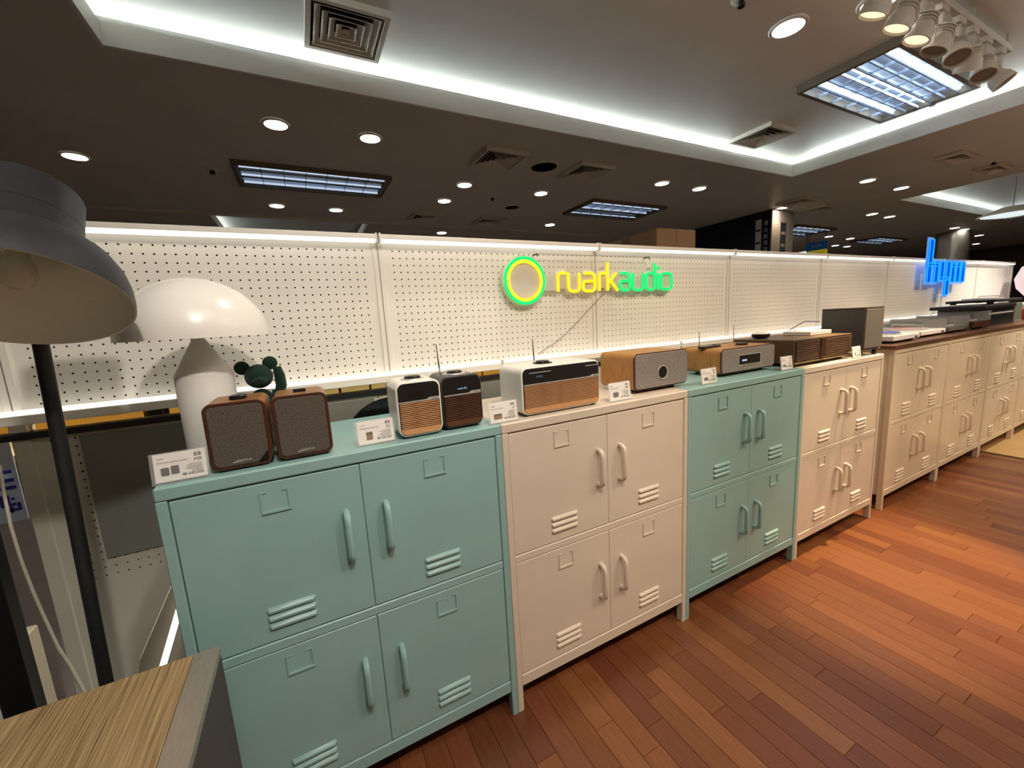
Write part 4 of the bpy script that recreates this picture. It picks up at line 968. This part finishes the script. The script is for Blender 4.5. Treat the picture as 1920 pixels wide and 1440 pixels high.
# ------------------------------------------------------------------ far shop beyond the partition
co = thing('film_strip_column', 'dark column with film-strip graphics and a pale front panel', 'column', (0, 0, 0))
build('dark_face', MB().box(6.70, 7.25, 2.7205, 4.3, .0005, CZ-.0005), M_NAVY, co, smooth=False)
build('pale_face', MB().box(6.70, 7.25, 2.70, 2.7195, .0005, CZ-.0005), M_GREIGE, co, smooth=False)
b = build('film_strip', MB().box(6.915, 7.055, 2.696, 2.6995, .5, 2.53), M_NAVY, co, smooth=False)
for k in range(10): build('film_gap', MB().box(6.93, 7.03, 2.693, 2.6958, 2.345-.177*k, 2.385-.177*k), M_GREIGE, b, smooth=False)
build('film_gap', MB().box(6.935, 7.035, 2.693, 2.6958, 2.515, 2.535), M_GREIGE, b, smooth=False)
M_FILM = mat('film_grey', hexl(190, 186, 172), .6, noise=.05)
b = build('film_strip', MB().box(6.696, 6.6995, 2.855, 2.945, .5, 2.59), M_FILM, co, smooth=False)
for k in range(11): build('film_gap', MB().box(6.693, 6.6958, 2.868, 2.94, 2.42-.185*k, 2.445-.185*k), M_NAVY, b, smooth=False)
for k, ch in enumerate('\uc601\uc2a4\ud2b8\ucf54\ud06c'):
    text('wall_letter', ch, .075, M_WHITEM, co, (6.697, 2.822, 2.490-.095*k), (pi/2, 0, -pi/2))
rc = thing('round_column', 'round column with shiny upper half in the far shop', 'column', (13.7, 2.75, 0))
build('upper', MB().lathe([(.28, 1.95), (.28, CZ-.0005)], 32), mat('steel_column', hexl(170, 166, 156), .3, metal=.6, noise=.04), rc); build('lower', MB().lathe([(.29, .0005), (.29, 1.9495)], 32), mat('brown_column', hexl(110, 92, 60), .5, noise=.05), rc)
hs = thing('hanging_sign', 'blue over yellow hanging shop sign right of the dark column', 'sign', (10.0, 3.705, 0))
build('blue_panel', MB().box(-.02, .02, -.185, .185, 2.372, 2.535), M_DBLUE, hs, smooth=False); build('yellow_panel', MB().box(-.02, .02, -.185, .185, 2.20, 2.370), M_YEL, hs, smooth=False)
text('sign_text', 'ATM', .085, M_WHITEM, hs, (-.0215, .0, 2.425), (pi/2, 0, -pi/2), 'CENTER'); text('sign_text', '\ud604\uae08\uc778\ucd9c\uae30', .062, M_INK, hs, (-.0215, .0, 2.27), (pi/2, 0, -pi/2), 'CENTER')
for y in (-.15, .15): build('rod', MB().tube([(0, y, 2.535), (0, y, CZ-.0005)], .006, 8), M_BLACK, hs)
lb = thing('light_box', 'small glowing white sign box beside the dark column', 'sign', (10.05, 4.10, 0))
build('face', MB().box(-.02, .02, -.19, .19, 2.27, 2.39), emis('light_box_face', (.8, .95, 1), .9), lb, smooth=False); build('case', MB().box(.021, .08, -.195, .195, 2.262, 2.398), M_BLACK, lb, smooth=False)
for y in (-.15, .15): build('rod', MB().tube([(.05, y, 2.398), (.05, y, CZ-.0005)], .006, 8), M_BLACK, lb)
pd = thing('pendant_lamp', 'flat white pendant lamp under the far coffer', 'lamp', (9.55, 1.0, 0))
build('shade', MB().lathe([(.02, 2.50), (.12, 2.49), (.34, 2.40), (.36, 2.38), (.33, 2.385), (.1, 2.47)], 36, cap=False), M_TRACK, pd); build('cord', MB().tube([(0, 0, 2.50), (0, 0, KZ-.0005)], .004, 6), M_BLACK, pd)
build('diffuser', MB().lathe([(0, 2.36), (.2, 2.37), (.31, 2.39)], 36), emis('pendant_face', (.85, .95, .95), .8), pd)
for i, (x0, x1, y, h, m, lab) in enumerate([(7.6, 11.2, 7.5, 1.95, M_WALL, 'dark shop counter wall far behind the hanging sign'), (12, 18, 6.4, 2.2, M_WALL, 'dark shop front far right behind the round column'), (-3, 5.8, 8.2, 1.9, M_WALL, 'dark stock wall far behind the sign lettering')]):
    t = thing('shop_unit', lab, 'shop unit', ((x0+x1)/2, y, 0)); w2 = (x1-x0)/2
    build('carcass', MB().box(-w2, w2, 0, .6, .0005, h), m, t, smooth=False); build('cornice', MB().box(-w2-.02, w2+.02, -.03, .62, h+.0003, h+.08), M_NAVY, t, smooth=False); build('sign_band', MB().box(-w2*.8, w2*.8, -.02, -.0005, h-.3, h-.08), M_GREIGE, t, smooth=False)
